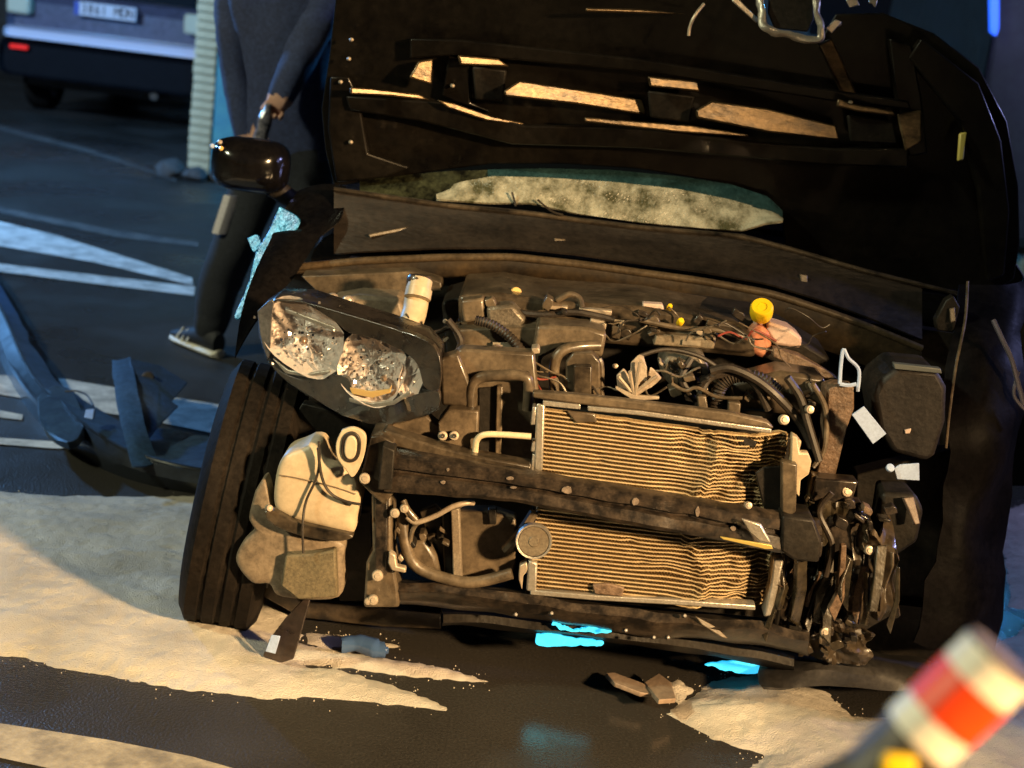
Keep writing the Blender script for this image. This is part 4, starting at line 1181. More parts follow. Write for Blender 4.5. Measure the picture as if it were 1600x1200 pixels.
def crumple(name, x0, x1, y0, y1, Y, m, amp, fr, nx=26, ny=18):
    rows = []
    for j in range(ny):
        rw_ = []
        for i in range(nx):
            u, v = i / (nx - 1), j / (ny - 1)
            e = 1 + .25 * noise.noise(Vector((u * 4, v * 4, x0)))
            xx = x0 + (x1 - x0) * (.5 + (u - .5) * e)
            yy = y0 + (y1 - y0) * (.5 + (v - .5) * e) + (xx - x0) * .12
            q = P(xx, yy, Y)
            k_ = Vector((q.x * fr, q.z * fr * .6, Y))
            q += Vector((0, amp * (abs(noise.noise(k_)) * 2 - .5 + .5 * abs(noise.noise(k_ * 2.7))), 0))
            rw_.append(q)
        rows.append(rw_)
    return MB().grid(rows).build(name, m, car, solid=.003, sharp=22)
crumple('crumpled_sheet', 1262, 1352, 778, 850, -.27, M_SHARDG, .05, 16)
crumple('crumpled_sheet', 1330, 1400, 820, 960, -.25, M_PLAST, .05, 14)
crumple('crumpled_sheet', 1215, 1330, 880, 990, -.21, M_STEEL, .05, 15)
crumple('crumpled_sheet', 1250, 1360, 975, 1030, -.20, M_PLAST, .04, 18)
slab('crash_can', [(1200, 880), (1280, 872), (1400, 850), (1402, 960), (1330, 1000), (1250, 1010), (1200, 960)], -.18, .08, M_DARK, car, jit=.01)
clutter(14, 1240, 1400, lambda x: 800 + (x - 1240) * .1, -.27, 4, 12, [M_STEEL, M_SHARDG, M_DARK, M_PLAST, M_RUST])
clutter(16, 1230, 1340, lambda x: 992, -.25, 4, 11, [M_SHARDG, M_DARK, M_PLAST, M_STEEL])
# right fender, folded; the corner's shade is put into its dark paint
rows = []
for (a, b, ya, yb) in [((1500, 440), (1600, 430), .30, .50), ((1490, 540), (1588, 520), .1, .2), ((1480, 640), (1598, 640), .0, .1), ((1470, 760), (1586, 780), -.05, .08), ((1452, 880), (1574, 900), -.08, .05), ((1420, 990), (1560, 1010), -.1, .0)]:
    rows.append([P(a[0] + (b[0] - a[0]) * k / 8, a[1] + (b[1] - a[1]) * k / 8, ya + (yb - ya) * k / 8) + Vector((0, -.05 * sin(pi * k / 8), 0)) for k in range(9)])
MB().grid([sm([rows[i][k] for i in range(6)], 4) for k in range(9)]).jitter(.03, 6).jitter(.010, 22).build('front_fender', mat('right_fender_shaded', (.002, .002, .003), .45, c2=(.007, .006, .007), spec=.06, bump=.5, bs=25, ns=8), car, solid=.006)
slab('well_liner', [(1340, 740), (1500, 700), (1520, 1030), (1440, 1040), (1330, 1030)], .05, .05, M_DARK, car, jit=.01)
M_PGLOSS = mat('fender_edge_reflection', (.42, .38, .46), .2, metal=.8)  # pinkish reflections along the folded edge, put into the colour
pipe('fender_crease', [(1552, 500, .05), (1566, 530, .03), (1580, 560, .02), (1590, 596, .02), (1600, 632, .02)], .006, M_PGLOSS, car, 8)
pipe('fender_crease', [(1592, 580, .03), (1584, 612, .02), (1592, 630, .02), (1612, 650, .02)], .004, M_PGLOSS, car, 8)
pipe('fender_crease', [(1512, 440, .1), (1508, 500, .05), (1494, 570, -.02), (1484, 640, -.06), (1478, 700, -.08)], .0035, M_PLAST2, car, 8)
slab('hinge_arm', [(1462, 500), (1478, 470), (1490, 462), (1500, 480), (1490, 520), (1464, 516)], .15, .03, M_DARK, car)
nslab('hinge_tab', [(1484, 482), (1492, 480), (1494, 502), (1485, 504)], .14, M_PLAST2, car, .004, hn=.7)

# ---- lower crossmember, undertray edge
cm_t = interp([(620, 910), (690, 914), (800, 926), (900, 944), (1060, 962), (1200, 975), (1260, 990)])
rows = []
for x in np.linspace(625, 1262, 44):
    y = cm_t(x)
    rows.append([P(x, y - 4, -.24), P(x, y, -.31), P(x, y + 12, -.325), P(x, y + 26, -.31), P(x, y + 34, -.26)])
MB().grid(rows).jitter(.006, 14).build('crossmember', M_STEEL, car, solid=.005)
cm2 = interp([(560, 960), (700, 958), (860, 972), (1000, 990), (1140, 1012), (1240, 1030)])
rows = []
for x in np.linspace(690, 1240, 36):
    y = cm2(x)
    rows.append([P(x, y - 6, -.12), P(x, y, -.24), P(x, y + 10, -.245), P(x, y + 18, -.15)])
MB().grid(rows).jitter(.008, 10).build('undertray_edge', M_DARK, car, solid=.004)
nslab('tray_tear', [(1086, 962), (1120, 980), (1138, 998), (1128, 996), (1096, 976)], -.33, M_PLAST2, car, .004, hn=.7)
for x, y in ((806, 960), (978, 985), (1044, 996), (1070, 962), (1022, 996), (862, 958)):
    q = P(x, y, -.335)
    MB().lathe([(.001, .002), (.004, .0015), (.005, -.01)], q, half(q), 8).build('bolt', M_STEEL, car)
# hanging strip with pale label
hs = nslab('hanging_strip', [(474, 936), (484, 938), (470, 990), (458, 1030), (440, 1036), (410, 1026), (420, 1000), (446, 965)], -.26, mat('hanging_black_plastic', (.02, .014, .012), .3, c2=(.05, .035, .028), ns=10, coat=.3), car, .006, n=Vector((-.2, -1, .1)).normalized())
nslab('strip_label', [(424, 992), (438, 994), (430, 1022), (414, 1018)], -.285, M_WHITE, hs, .003, n=Vector((-.2, -1, .1)).normalized())

# ================================================================== LOOSE THINGS
# absorbent granules on the road
def pip(x, y, poly):
    d = np.full(x.shape, 1e9)
    ins = np.zeros(x.shape, bool)
    n = len(poly)
    for i in range(n):
        x0, y0 = poly[i]
        x1, y1 = poly[(i + 1) % n]
        dx, dy = x1 - x0, y1 - y0
        t = np.clip(((x - x0) * dx + (y - y0) * dy) / (dx * dx + dy * dy + 1e-12), 0, 1)
        d = np.minimum(d, np.hypot(x - x0 - t * dx, y - y0 - t * dy))
        c = ((y0 > y) != (y1 > y)) & (x < (x1 - x0) * (y - y0) / (y1 - y0 + 1e-12) + x0)
        ins ^= c
    return np.where(ins, d, -d)
def sand(name, polys, label, m, hmax=.034, res=.0075, slope=.34):
    wp = [[(G(x, y).x, G(x, y).y) for x, y in pl_] for pl_ in polys]
    allx = [p[0] for q in wp for p in q]; ally = [p[1] for q in wp for p in q]
    x0, x1, y0, y1 = min(allx) - .02, max(allx) + .02, min(ally) - .02, max(ally) + .02
    nx, ny = int((x1 - x0) / res) + 2, int((y1 - y0) / res) + 2
    X, Y = np.meshgrid(np.linspace(x0, x1, nx), np.linspace(y0, y1, ny))
    W = np.zeros(X.shape)
    W2 = np.zeros(X.shape)
    for j in range(ny):
        for i in range(nx):
            W[j, i] = noise.noise(Vector((X[j, i] * 9, Y[j, i] * 14, 3)))
            W2[j, i] = noise.noise(Vector((X[j, i] * 40, Y[j, i] * 60, 8)))
    D = np.full(X.shape, -9.0)
    for q in wp:
        D = np.maximum(D, pip(X, Y, q))
    D = D + W * .014 + W2 * .010
    H = np.where(D > 0, hmax * (1 - np.exp(-np.maximum(D, 0) * slope / hmax)), np.maximum(D * slope, -.02))
    mb_v = []
    for j in range(ny):
        for i in range(nx):
            h = H[j, i]
            if h > 0:
                q = Vector((X[j, i], Y[j, i], 0))
                h *= 1 + .34 * noise.noise(Vector((q.x * 3.2, q.y * 5.5, 7))) + .14 * noise.noise(Vector((q.x * 11, q.y * 16, 1)))
                h += (.0026 * noise.noise(q * 38) + .0014 * noise.noise(q * 90)) * min(1, h / .006)
            mb_v.append(Vector((X[j, i], Y[j, i], h)))
    mb = MB()
    mb.v = mb_v
    for j in range(ny - 1):
        for i in range(nx - 1):
            if max(H[j, i], H[j, i + 1], H[j + 1, i], H[j + 1, i + 1]) > 0:
                mb.f.append([j * nx + i, j * nx + i + 1, (j + 1) * nx + i + 1, (j + 1) * nx + i])
    used = sorted({k for f in mb.f for k in f})
    rm = {k: i for i, k in enumerate(used)}
    mb.v = [mb.v[k] for k in used]
    mb.f = [[rm[k] for k in f] for f in mb.f]
    rg = random.Random(len(mb.v))
    lo = [k for k in range(len(mb.v)) if mb.v[k].z < .006]
    for _ in range(520 if len(mb.v) > 3000 else 60):
        q = mb.v[rg.choice(lo)] + Vector((rg.gauss(0, .022), rg.gauss(0, .022), 0))
        g = rg.uniform(.0008, .0026)
        q.z = g * .5
        mb.add([q + Vector((g, 0, -g * .6)), q + Vector((-g * .6, g * .8, -g * .6)), q + Vector((-g * .5, -g * .9, -g * .6)), q + Vector((0, 0, g * .8))], [[0, 1, 2], [0, 3, 1], [1, 3, 2], [2, 3, 0]])
    o = top(mb.build(name, m))
    return tag(o, label, 'sand', kind='stuff')
def sandmat():
    m = bpy.data.materials.new('pale_absorbent_granules')
    m.use_nodes = True
    n = m.node_tree.nodes
    L = m.node_tree.links
    b = n['Principled BSDF']
    tc = n.new('ShaderNodeTexCoord')
    def nz(s, d):
        t = n.new('ShaderNodeTexNoise')
        t.inputs['Scale'].default_value = s
        t.inputs['Detail'].default_value = d
        L.new(tc.outputs['Object'], t.inputs['Vector'])
        return t
    a, f = nz(5, 12), nz(300, 6)
    r = n.new('ShaderNodeValToRGB')
    r.color_ramp.elements[0].position = .3
    r.color_ramp.elements[0].color = (.42, .38, .32, 1)
    r.color_ramp.elements[1].position = .65
    r.color_ramp.elements[1].color = (.63, .58, .50, 1)
    L.new(a.outputs[0], r.inputs[0])
    L.new(r.outputs[0], b.inputs['Base Color'])
    b.inputs['Roughness'].default_value = .75
    bp = n.new('ShaderNodeBump')
    bp.inputs['Strength'].default_value = .9
    bp.inputs['Distance'].default_value = .006
    L.new(f.outputs[0], bp.inputs['Height'])
    L.new(bp.outputs[0], b.inputs['Normal'])
    return m
M_SAND = sandmat()
sand('absorbent_granules', [
    [(-90, 760), (0, 768), (100, 776), (300, 776), (420, 800), (470, 900), (470, 1040), (545, 1092), (400, 1090), (250, 1072), (120, 1050), (40, 1028), (-90, 1018)],
    [(440, 1000), (560, 1022), (700, 1044), (762, 1066), (640, 1058), (520, 1042), (440, 1034)],
    [(430, 1046), (520, 1046), (620, 1072), (698, 1110), (600, 1100), (520, 1092), (430, 1080)],
    [(480, 990), (560, 996), (640, 1010), (560, 1016), (480, 1010)]],
    'spread of pale absorbent granules around the left front wheel', M_SAND)
sand('absorbent_granules', [
    [(1040, 1116), (1110, 1066), (1200, 1052), (1290, 1082), (1330, 1120), (1420, 1120), (1500, 1040), (1640, 960), (1660, 1260), (1100, 1260), (1190, 1180), (1100, 1150)],
    [(1020, 1075), (1060, 1060), (1090, 1080), (1060, 1100)]],
    'heap of pale absorbent granules under the right front corner', M_SAND, .06)
sand('absorbent_granules', [[(1560, 800), (1660, 770), (1680, 960), (1580, 950)]], 'patch of pale granules lit bluish beside the right fender', M_SAND, .03)

# torn bumper cover lying on the road at the left
bc = thing('bumper_cover', G(170, 700), 'torn dark blue bumper cover lying upturned on the road', 'bumper')
M_BLU = mat('bumper_inner_plastic', (.045, .10, .21), .42, c2=(.025, .055, .12), ns=9, bump=.4, bs=50)
M_BLK = mat('bumper_outer_paint', (.008, .011, .018), .3, c2=(.014, .018, .026), ns=8, coat=.4)
oe = sm([G(x, y, .0) for x, y in [(-80, 400), (-30, 486), (14, 590), (66, 664), (145, 724), (228, 756), (340, 776), (430, 780)]], 6)
om = sm([G(x, y, .05) for x, y in [(-74, 385), (-22, 480), (22, 580), (78, 650), (156, 708), (236, 740), (342, 760), (430, 764)]], 6)
ot = sm([G(x, y, z) for x, y, z in [(-52, 385, .075), (2, 482, .08), (44, 576, .085), (104, 640, .09), (180, 694, .09), (254, 722, .09), (345, 738, .085), (430, 742, .08)]], 6)
it = sm([G(x, y, z) for x, y, z in [(-34, 390, .06), (26, 492, .06), (70, 572, .06), (132, 626, .055), (204, 662, .045), (262, 672, .035), (345, 680, .03), (430, 684, .03)]], 6)
def widen(a, b, n=6): return [[p.lerp(q, k / n) for p, q in zip(a, b)] for k in range(n + 1)]
MB().grid(widen(oe, om, 3) + widen(om, ot, 3)[1:]).build('outer_skin', M_BLK, bc, solid=.006)
MB().grid(widen(ot, it, 8)).jitter(.012, 7).build('inner_skin', M_BLU, bc, solid=.005)
MB().tube(ot, .006, 8).build('lip', M_BLK, bc)
def tabgrid(name, L, R_, m):
    rows = []
    A_, B_ = sm([G(*p) for p in L], 4), sm([G(*p) for p in R_], 4)
    for k in range(6):
        t = k / 5
        rows.append([p.lerp(q, t) + Vector((0, -.02 * sin(pi * t), .004)) for p, q in zip(A_, B_)])
    return MB().grid(rows).jitter(.006, 10).build(name, m, bc, solid=.005)
tabgrid('tab', [(174, 566, .15), (180, 620, .15), (192, 680, .12), (206, 730, .08)], [(204, 560, .17), (216, 620, .16), (230, 680, .12), (246, 726, .07)], M_BLU)
def gslab(name, pts, m, th=.006, bevel=.002, jit=.004):
    a = [G(x, y, z) for x, y, z in pts]
    mb = MB().prism(a, [p - Vector((0, -th, th)) for p in a])
    if jit: mb.jitter(jit, 12)
    return mb.build(name, m, bc, bevel=bevel)
gs = gslab('tab', [(202, 560, .18), (250, 572, .16), (294, 598, .13), (268, 626, .12), (278, 634, .12), (244, 668, .11), (228, 690, .11), (218, 640, .15)], mat('bumper_tab_dark', (.05, .11, .27), .5, c2=(.04, .07, .14), ns=12), .004)
q = G(231, 591, .158)
MB().lathe([(.001, .004), (.018, .004), (.022, 0), (.022, -.006)], q, CP - q, 16).build('tab_hole', mat('hole_brown', (.06, .045, .04), .7), gs)
gslab('lamp_pocket', [(x, y, .09 + .03 * noise.noise(Vector((x * .03, y * .03, 1)))) for x, y in sm2([(58, 622), (78, 606), (104, 608), (124, 630), (130, 668), (112, 690), (84, 684), (62, 656)])], mat('pocket_dark', (.02, .035, .07), .5, c2=(.03, .06, .10), ns=9), th=.03)
wl = MB().tube(sm([G(102, 612, .13), G(120, 611, .14), (G(136, 618, .14)), G(146, 634, .13)]), .003, 6).build('lamp_wire', M_HOSE, bc)
a = [G(x, y, .13) for x, y in ((134, 640), (147, 639), (145, 655), (131, 652))]
MB().prism(a, [p + Vector((0, .02, -.005)) for p in a]).build('wire_plug', M_WHITE, wl, bevel=.002)

# small debris
def chunk(name, pts, z, m, label, cat, th=.012, tilt=0.03, group=None):
    a = [G(x, y, z + tilt * k_) for k_, (x, y) in zip(np.linspace(0, 1, len(pts)), pts)]
    o = MB().prism(a, [p - Vector((0, -.002, th)) for p in a]).jitter(.003, 25).build(name, m, None, bevel=.002)
    return tag(top(o), label, cat, group)
M_WOODY = mat('pale_broken_plastic', (.38, .28, .20), .5, c2=(.25, .18, .13), ns=14, bump=.5, bs=60)
chunk('broken_trim', [(946, 1052), (960, 1050), (1004, 1066), (1030, 1086), (1000, 1082), (960, 1066)], .02, M_WOODY, 'thin pale broken trim strip on the dark road under the radiator', 'debris')
chunk('broken_trim', [(1006, 1066), (1030, 1052), (1050, 1066), (1056, 1092), (1030, 1094)], .03, M_WOODY, 'folded tan shard leaning on the pale trim strip', 'debris')
M_CYAN = mat('cyan_glow_film', (.04, .55, .80), .25, c2=(.08, .68, .90), ns=12, coat=.4, emit=(.03, .55, .95), es=1.1)  # cyan light under the car put into colour and emission, no lamp
sg = 'cyan glow pieces below the radiator'
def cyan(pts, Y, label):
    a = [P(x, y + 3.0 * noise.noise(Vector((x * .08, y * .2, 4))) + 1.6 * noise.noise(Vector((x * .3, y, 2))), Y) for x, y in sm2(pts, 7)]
    o = MB().prism(a, [p + Vector((0, .008, 0)) for p in a]).jitter(.002, 30).build('cyan_glow', M_CYAN, None, bevel=.001)
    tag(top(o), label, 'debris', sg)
cyan([(838, 992), (860, 991), (900, 997), (940, 1002), (936, 1008), (900, 1010), (842, 1009)], -.20, 'wider piece of added cyan glow below the left half of the radiator')
cyan([(862, 976), (868, 971), (874, 978), (886, 981), (898, 984), (908, 983), (922, 979), (938, 983), (956, 987), (940, 989), (905, 987), (880, 984)], -.27, 'narrow ragged sliver of added cyan glow just under the undertray edge')
cyan([(1102, 1037), (1150, 1033), (1184, 1034), (1206, 1028), (1200, 1042), (1190, 1050), (1160, 1052), (1124, 1046)], -.10, 'pointed piece of added cyan glow under the right end of the crossmember')
# blue lump added for a wet reflection by the wheel
q = G(566, 1012, .02)
o = MB().tube(sm([q + Vector((-.05, 0, .0)), q + Vector((-.01, .01, .005)), q + Vector((.04, .0, .0)), q + Vector((.06, 0, .0))]), [.02] * 6 + [.022] * 6 + [.018] * 4 + [.008] * 3, 12).jitter(.005, 30).build('blue_reflection', mat('blue_wet_reflection', (.05, .10, .22), .12, coat=.7))
tag(top(o), 'small blue lump standing for a wet reflection on granules beside the front wheel', 'bottle')  # not a bottle, an added lump for the wet reflection
# dark torn plastic over the right heap
a = [(1180, 1062), (1210, 1020), (1290, 1006), (1360, 1010), (1400, 1040), (1460, 1010), (1440, 1090), (1380, 1130), (1320, 1128), (1260, 1108), (1210, 1080)]
rows = []
for j in range(8):
    v = j / 7
    rows.append([G(1190 + 270 * u, 1012 + 8 * sin(u * .3) + (118 * (.55 + .45 * sin(pi * min(1, max(0, u / 26))))) * v - 4, .08 + .05 * sin(pi * v) * sin(pi * u) + 0 * u) for u in [i / 26 for i in range(27)]])
o = MB().grid(rows).jitter(.03, 7).build('torn_liner', mat('torn_liner_plastic', (.02, .02, .022), .45, c2=(.045, .042, .04), ns=10, bump=.3, bs=40), None, solid=.006)
tag(top(o), 'crumpled black plastic liner lying on the granules at right', 'debris')

# ------------------------------------------------------------------ orange and white banded marker post, leaning, near the camera
YP = -2.45
pa, pb_ = P(1371, 1214, YP), P(1570, 1023, YP)
d = (pb_ - pa).normalized()
base = Vector((pa.x - .12, YP + .02, 0))
post = thing('marker_post', base, 'orange and white banded marker post leaning blurred in the foreground', 'marker post')
rr = .0255
def seg_(t0, t1): return [pa + d * t for t in np.linspace(t0, t1, 4)]
def tpx(x, y):  # distance along the axis for a pixel
    return (P(x, y, YP) - pa).dot(d)
t1, t4 = tpx(1436, 1152), tpx(1562, 1033)
M_OR = mat('orange_reflective_band', (1.0, .075, .006), .4, c2=(.95, .06, .005), ns=12)
M_WB = mat('white_reflective_band', (.92, .82, .66), .4, c2=(.88, .76, .6), ns=10)
M_PB = mat('post_brown', (.07, .05, .035), .5, c2=(.12, .09, .05), ns=10)
stem = sm([base, base + Vector((.0, 0, .15)), base + Vector((.01, 0, .5)), pa - d * .14, pa], 6)
MB().tube(stem + [pa + d * t1 * .5, pa + d * t1], rr * .94, 20).build('post_sleeve', M_PB, post)
def t_at(f): return pa + d * f
t1b = t1 + (t4 - t1) * .27
MB().tube([t_at(t1), t_at(t1b)], rr, 24).build('white_band', M_WB, post)
MB().tube([t_at(t1b), t_at(t1b + (t4 - t1) * .45)], rr * 1.01, 24).build('orange_band', M_OR, post)
MB().tube([t_at(t1b + (t4 - t1) * .45), t_at(t4)], rr, 24).build('white_band', M_WB, post)
MB().tube([t_at(t4), t_at(t4 + .004)], rr * .93, 24).build('post_cap', M_PB, post)
MB().lathe([(.18, 0), (.18, .03), (.15, .06), (.06, .08), (.05, .09)], base, (0, 0, 1), 24).build('post_base', M_DARK, post)
q = P(1404, 1196, YP - rr)
MB().box(q, (.02, .008, .013)).build('yellow_sticker', M_YEL, post, bevel=.002)

# ------------------------------------------------------------------ person behind the car, left
per_loc = G(335, 552)
person = thing('person', per_loc, 'person in navy jacket and dark trousers standing behind the black wing mirror', 'person')
PY = 2.36
def skin_body():
    V_ = {}
    def a(n, p, r): V_[n] = (Vector(p), r)
    ank = P(334, 505, PY)
    a('pelvis', P(446, 225, PY), (.155, .12))
    a('belly', P(446, 140, PY), (.165, .125))
    a('chest', P(442, 20, PY), (.19, .135))
    ch = V_['chest'][0]
    a('collar', ch + Vector((0.01, 0, .16)), (.14, .11))
    a('neck', ch + Vector((0.01, 0, .25)), (.058, .058))
    a('head0', ch + Vector((0.01, -.02, .34)), (.075, .085))
    a('head1', ch + Vector((0.01, -.015, .43)), (.082, .098))
    a('head2', ch + Vector((0.01, 0, .50)), (.055, .065))
    a('hipL', P(412, 262, PY), (.105, .11)); a('kneeL', P(362, 385, PY - .03), (.105, .10)); a('shinL', P(340, 450, PY), (.088, .085)); a('ankL', P(330, 512, PY + .01), (.066, .066)); a('heelL', P(326, 532, PY), (.045, .045))
    hr = P(482, 262, PY)
    a('hipR', hr, (.105, .11)); a('kneeR', hr + Vector((.03, -.02, -.38)), (.10, .095)); a('shinR', hr + Vector((.04, .02, -.56)), (.085, .08)); a('ankR', Vector((hr.x + .05, PY + .05, .11)), (.066, .066)); a('heelR', Vector((hr.x + .05, PY + .04, .07)), (.045, .045))
    a('shL', ch + Vector((-.20, 0, .10)), (.085, .09)); a('elL', P(367, 90, PY - .02), (.07, .068)); a('wrL', P(382, 205, PY - .06), (.052, .05)); a('hdL', P(392, 232, PY - .08), (.034, .022))
    a('shR', ch + Vector((.21, 0, .10)), (.085, .09)); a('elR', P(492, 40, PY - .18), (.072, .07)); a('wrR', P(441, 146, PY - .25), (.056, .054)); a('hdR', P(434, 164, PY - .26), (.030, .024))
    # fingers of both hands
    E = [('pelvis', 'belly'), ('belly', 'chest'), ('chest', 'collar'), ('collar', 'neck'), ('neck', 'head0'), ('head0', 'head1'), ('head1', 'head2'), ('pelvis', 'hipL'), ('hipL', 'kneeL'), ('kneeL', 'shinL'), ('shinL', 'ankL'), ('ankL', 'heelL'),
         ('pelvis', 'hipR'), ('hipR', 'kneeR'), ('kneeR', 'shinR'), ('shinR', 'ankR'), ('ankR', 'heelR'), ('chest', 'shL'), ('shL', 'elL'), ('elL', 'wrL'), ('wrL', 'hdL'), ('chest', 'shR'), ('shR', 'elR'), ('elR', 'wrR'), ('wrR', 'hdR')]
    for s in 'LR':
        wr, hd = V_['wr' + s][0], V_['hd' + s][0]
        dn = (hd - wr).normalized()
        sd = dn.cross(Vector((0, 1, 0))).normalized()
        for k in range(4):
            off_ = sd * (-.027 + .018 * k)
            ln = [.9, 1.05, 1.0, .78][k]
            p1 = hd + dn * .026 + off_
            p2 = p1 + dn * .020 * ln + Vector((0, -.024 * ln, 0))
            p3 = p2 - dn * .018 * ln + Vector((0, -.014, 0))
            a(f'{s}f{k}a', p1, (.010, .010)); a(f'{s}f{k}b', p2, (.009, .009)); a(f'{s}f{k}c', p3, (.007, .007))
            E += [('hd' + s, f'{s}f{k}a'), (f'{s}f{k}a', f'{s}f{k}b'), (f'{s}f{k}b', f'{s}f{k}c')]
        th1 = hd - sd * .035 + dn * .005 + Vector((0, -.012, 0))
        a(s + 't1', th1, (.012, .012)); a(s + 't2', th1 + dn * .035 - sd * .012, (.009, .009))
        E += [('hd' + s, s + 't1'), (s + 't1', s + 't2')]
    names = list(V_)
    me = bpy.data.meshes.new('person_body')
    o_ = ROOTS[person.name]
    me.from_pydata([tuple(V_[k][0] - o_) for k in names], [(names.index(p), names.index(q)) for p, q in E], [])
    o = bpy.data.objects.new('body', me)
    COL.objects.link(o)
    o.modifiers.new('skin', 'SKIN').use_smooth_shade = True
    for i, k in enumerate(names):
        sv = me.skin_vertices[0].data[i]
        sv.radius = V_[k][1]
        sv.use_root = (k == 'pelvis')
    ss = o.modifiers.new('s', 'SUBSURF')
    ss.levels = ss.render_levels = 2
    bpy.context.view_layer.update()
    m2 = bpy.data.meshes.new_from_object(o.evaluated_get(bpy.context.evaluated_depsgraph_get()))
    o.modifiers.clear()
    o.data = m2
    for v in m2.vertices:
        if all((v.co - (V_['hd' + s][0] - o_)).length > .13 for s in 'LR') and v.co.z < V_['neck'][0].z - o_.z - .05:
            v.co += noise.noise_vector(Vector((v.co.x * 9, v.co.y * 9, v.co.z * 6))) * .014 + noise.noise_vector(v.co * 22) * .005
    for m in (mat('navy_jacket_cloth', (.022, .032, .090), .85, c2=(.034, .048, .12), ns=12, bump=.5, bs=30), mat('dark_trouser_cloth', (.012, .014, .02), .9, c2=(.02, .022, .03), ns=12, bump=.4, bs=30), mat('skin', (.62, .36, .26), .5, c2=(.55, .30, .22), ns=20)):
        m2.materials.append(m)
    hz = [V_['hd' + s][0] - o_ for s in 'LR']
    wz = [V_['wr' + s][0] - o_ for s in 'LR']
    pz = V_['pelvis'][0].z - o_.z - .02
    hd = V_['neck'][0].z - o_.z + .02
    for p in m2.polygons:
        c = p.center
        mi = 0
        if c.z < pz and (c - hz[0]).length > .09 and c.y > PY - o_.y - .17: mi = 1
        if c.z > hd: mi = 2
        for h, w2 in zip(hz, wz):
            ax = (h - w2).normalized()
            if (c - w2).dot(ax) > .018 and (c - h).length < .088: mi = 2
        p.material_index = mi
        p.use_smooth = True
    o.parent = person
    return V_
PV = skin_body()
hc = PV['head1'][0]
hairm = mat('dark_hair', (.02, .014, .01), .6, bump=.6, bs=60)
MB().lathe([(.001, .078), (.045, .068), (.075, .035), (.088, -.005), (.09, -.035)], hc + Vector((0, .018, .045)), (0, .25, 1), 20).jitter(.004, 40).build('hair', hairm, person)
for s in (-1, 1):
    MB().lathe([(.001, .012), (.009, .008), (.012, 0), (.001, -.006)], hc + Vector((s * .032, -.092, -.005)), (0, -1, 0), 12).build('eye', mat('eye_dark', (.05, .04, .035), .2), person)
    MB().lathe([(.001, .008), (.016, .006), (.02, -.004), (.001, -.01)], hc + Vector((s * .085, .0, -.015)), (s, .2, 0), 12, sx=.6, ref=(0, 1, 0)).build('ear', MATS['skin'], person)
MB().tube([hc + Vector((0, -.095, .005)), hc + Vector((0, -.115, -.03)), hc + Vector((0, -.10, -.04))], [.009, .015, .010], 10).build('nose', MATS['skin'], person)
MB().tube([hc + Vector((-.026, -.086, -.07)), hc + Vector((0, -.096, -.069)), hc + Vector((.026, -.086, -.07))], [.004, .007, .004], 8).build('mouth', mat('lips', (.4, .16, .13), .5), person)
# shoes
def shoe(toe, heel, name='shoe'):
    toe, heel = Vector(toe), Vector(heel)
    ax = (toe - heel); L_ = ax.length; ax.normalize()
    sd = Vector((-ax.y, ax.x, 0))
    def ring(t, w_, z0, z1):
        c = heel + ax * (L_ * t)
        return [c + sd * (w_ * cos(a)) + Vector((0, 0, z0 + (z1 - z0) * (.5 + .5 * sin(a)))) for a in [2 * pi * k / 16 for k in range(16)]]
    sole = loft([ring(t, w_, .0, .034) for t, w_ in ((-.03, .022), (.0, .036), (.2, .042), (.55, .046), (.8, .048), (.95, .036), (1.03, .016))], name, mat('white_sole', (.75, .70, .60), .6), person)
    loft([ring(-.01, .03, .02, .10), ring(.1, .04, .02, .125), ring(.3, .043, .02, .12), ring(.55, .045, .02, .09), ring(.8, .045, .02, .065), ring(.95, .034, .02, .05), ring(1.0, .015, .02, .035)], 'shoe_upper', mat('dark_shoe_cloth', (.012, .013, .018), .7, bump=.4, bs=90), sole)
    return sole, ax, sd, heel, L_
tp, hp = G(272, 531), G(340, 560)
sh, ax_, sd_, he_, L_ = shoe(he_t := tp, hp)
vis = -1 if sd_.y > 0 else 1
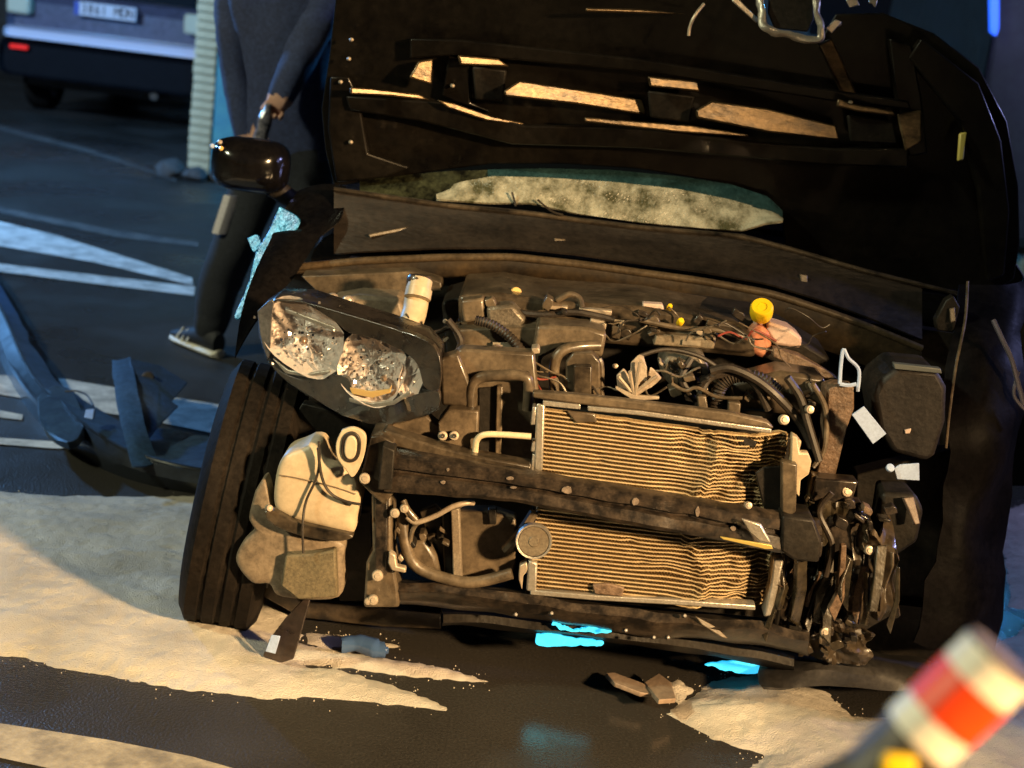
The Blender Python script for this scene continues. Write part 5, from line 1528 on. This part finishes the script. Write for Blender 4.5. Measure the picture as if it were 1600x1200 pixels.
for k in range(3):
    b0 = he_ + ax_ * (L_ * (.50 + .11 * k)) + sd_ * vis * .047 + Vector((0, 0, .035))
    b1 = b0 + ax_ * (-.02) + Vector((0, 0, .045)) - sd_ * vis * .018
    MB().tube([b0, b1], .006, 6).build('shoe_stripe', mat('white_stripe', (.6, .6, .6), .5), sh)
ar = PV['ankR'][0]
shoe((ar.x - .06, ar.y - .20, 0), (ar.x + .0, ar.y + .06, 0))
# reflective band on the trouser leg
c0, c1 = P(360, 306, PY - .115), P(341, 366, PY - .13)
wv = Vector((.032, .006, 0))
MB().grid([[c0.lerp(c1, t / 6) + wv * (k / 4 - .5) * 1.6 + Vector((0, .010 * abs(k - 2) ** 1.5 / 2, 0)) for k in range(5)] for t in range(7)]).build('reflective_band', mat('reflective_tape', (.66, .60, .62), .5, c2=(.5, .46, .48), ns=90), person, solid=.004)
# clear bottle held in the hand
q = P(412, 196, PY - .30)
o = MB().lathe([(.001, -.075), (.026, -.072), (.028, -.05), (.025, -.02), (.028, .01), (.026, .035), (.012, .062), (.011, .08), (.001, .082)], q, (.18, 0, 1), 18).jitter(.004, 50).build('drink_bottle', mat('crumpled_clear_plastic', (.35, .32, .36), .12, c2=(.05, .05, .07), ns=40, coat=.6, bump=.5, bs=60))
tag(top(o), 'crumpled clear plastic bottle held in the hand of the person', 'bottle')

# street lamp that lights the scene (outside the frame)
sl = thing('street_lamp', (LAMP.x + .9, LAMP.y - .3, 0), 'tall unseen street lamp beside the road giving warm light', 'street lamp')
MB().tube([(LAMP.x + .9, LAMP.y - .3, 0), (LAMP.x + .9, LAMP.y - .3, 3.9)], [.06, .04], 14).build('pole', M_STEEL, sl)
MB().tube(sm([(LAMP.x + .9, LAMP.y - .3, 3.85), (LAMP.x + .5, LAMP.y - .16, 3.98), (LAMP.x, LAMP.y, 3.92)]), .03, 12).build('arm', M_STEEL, sl)
MB().lathe([(.03, .12), (.10, .09), (.16, .0)], (LAMP.x, LAMP.y, LAMP.z + .13), (0, 0, 1), 20).build('lamp_shade', M_STEEL, sl, solid=.004)

print('objects', len(bpy.data.objects), 'size ok')
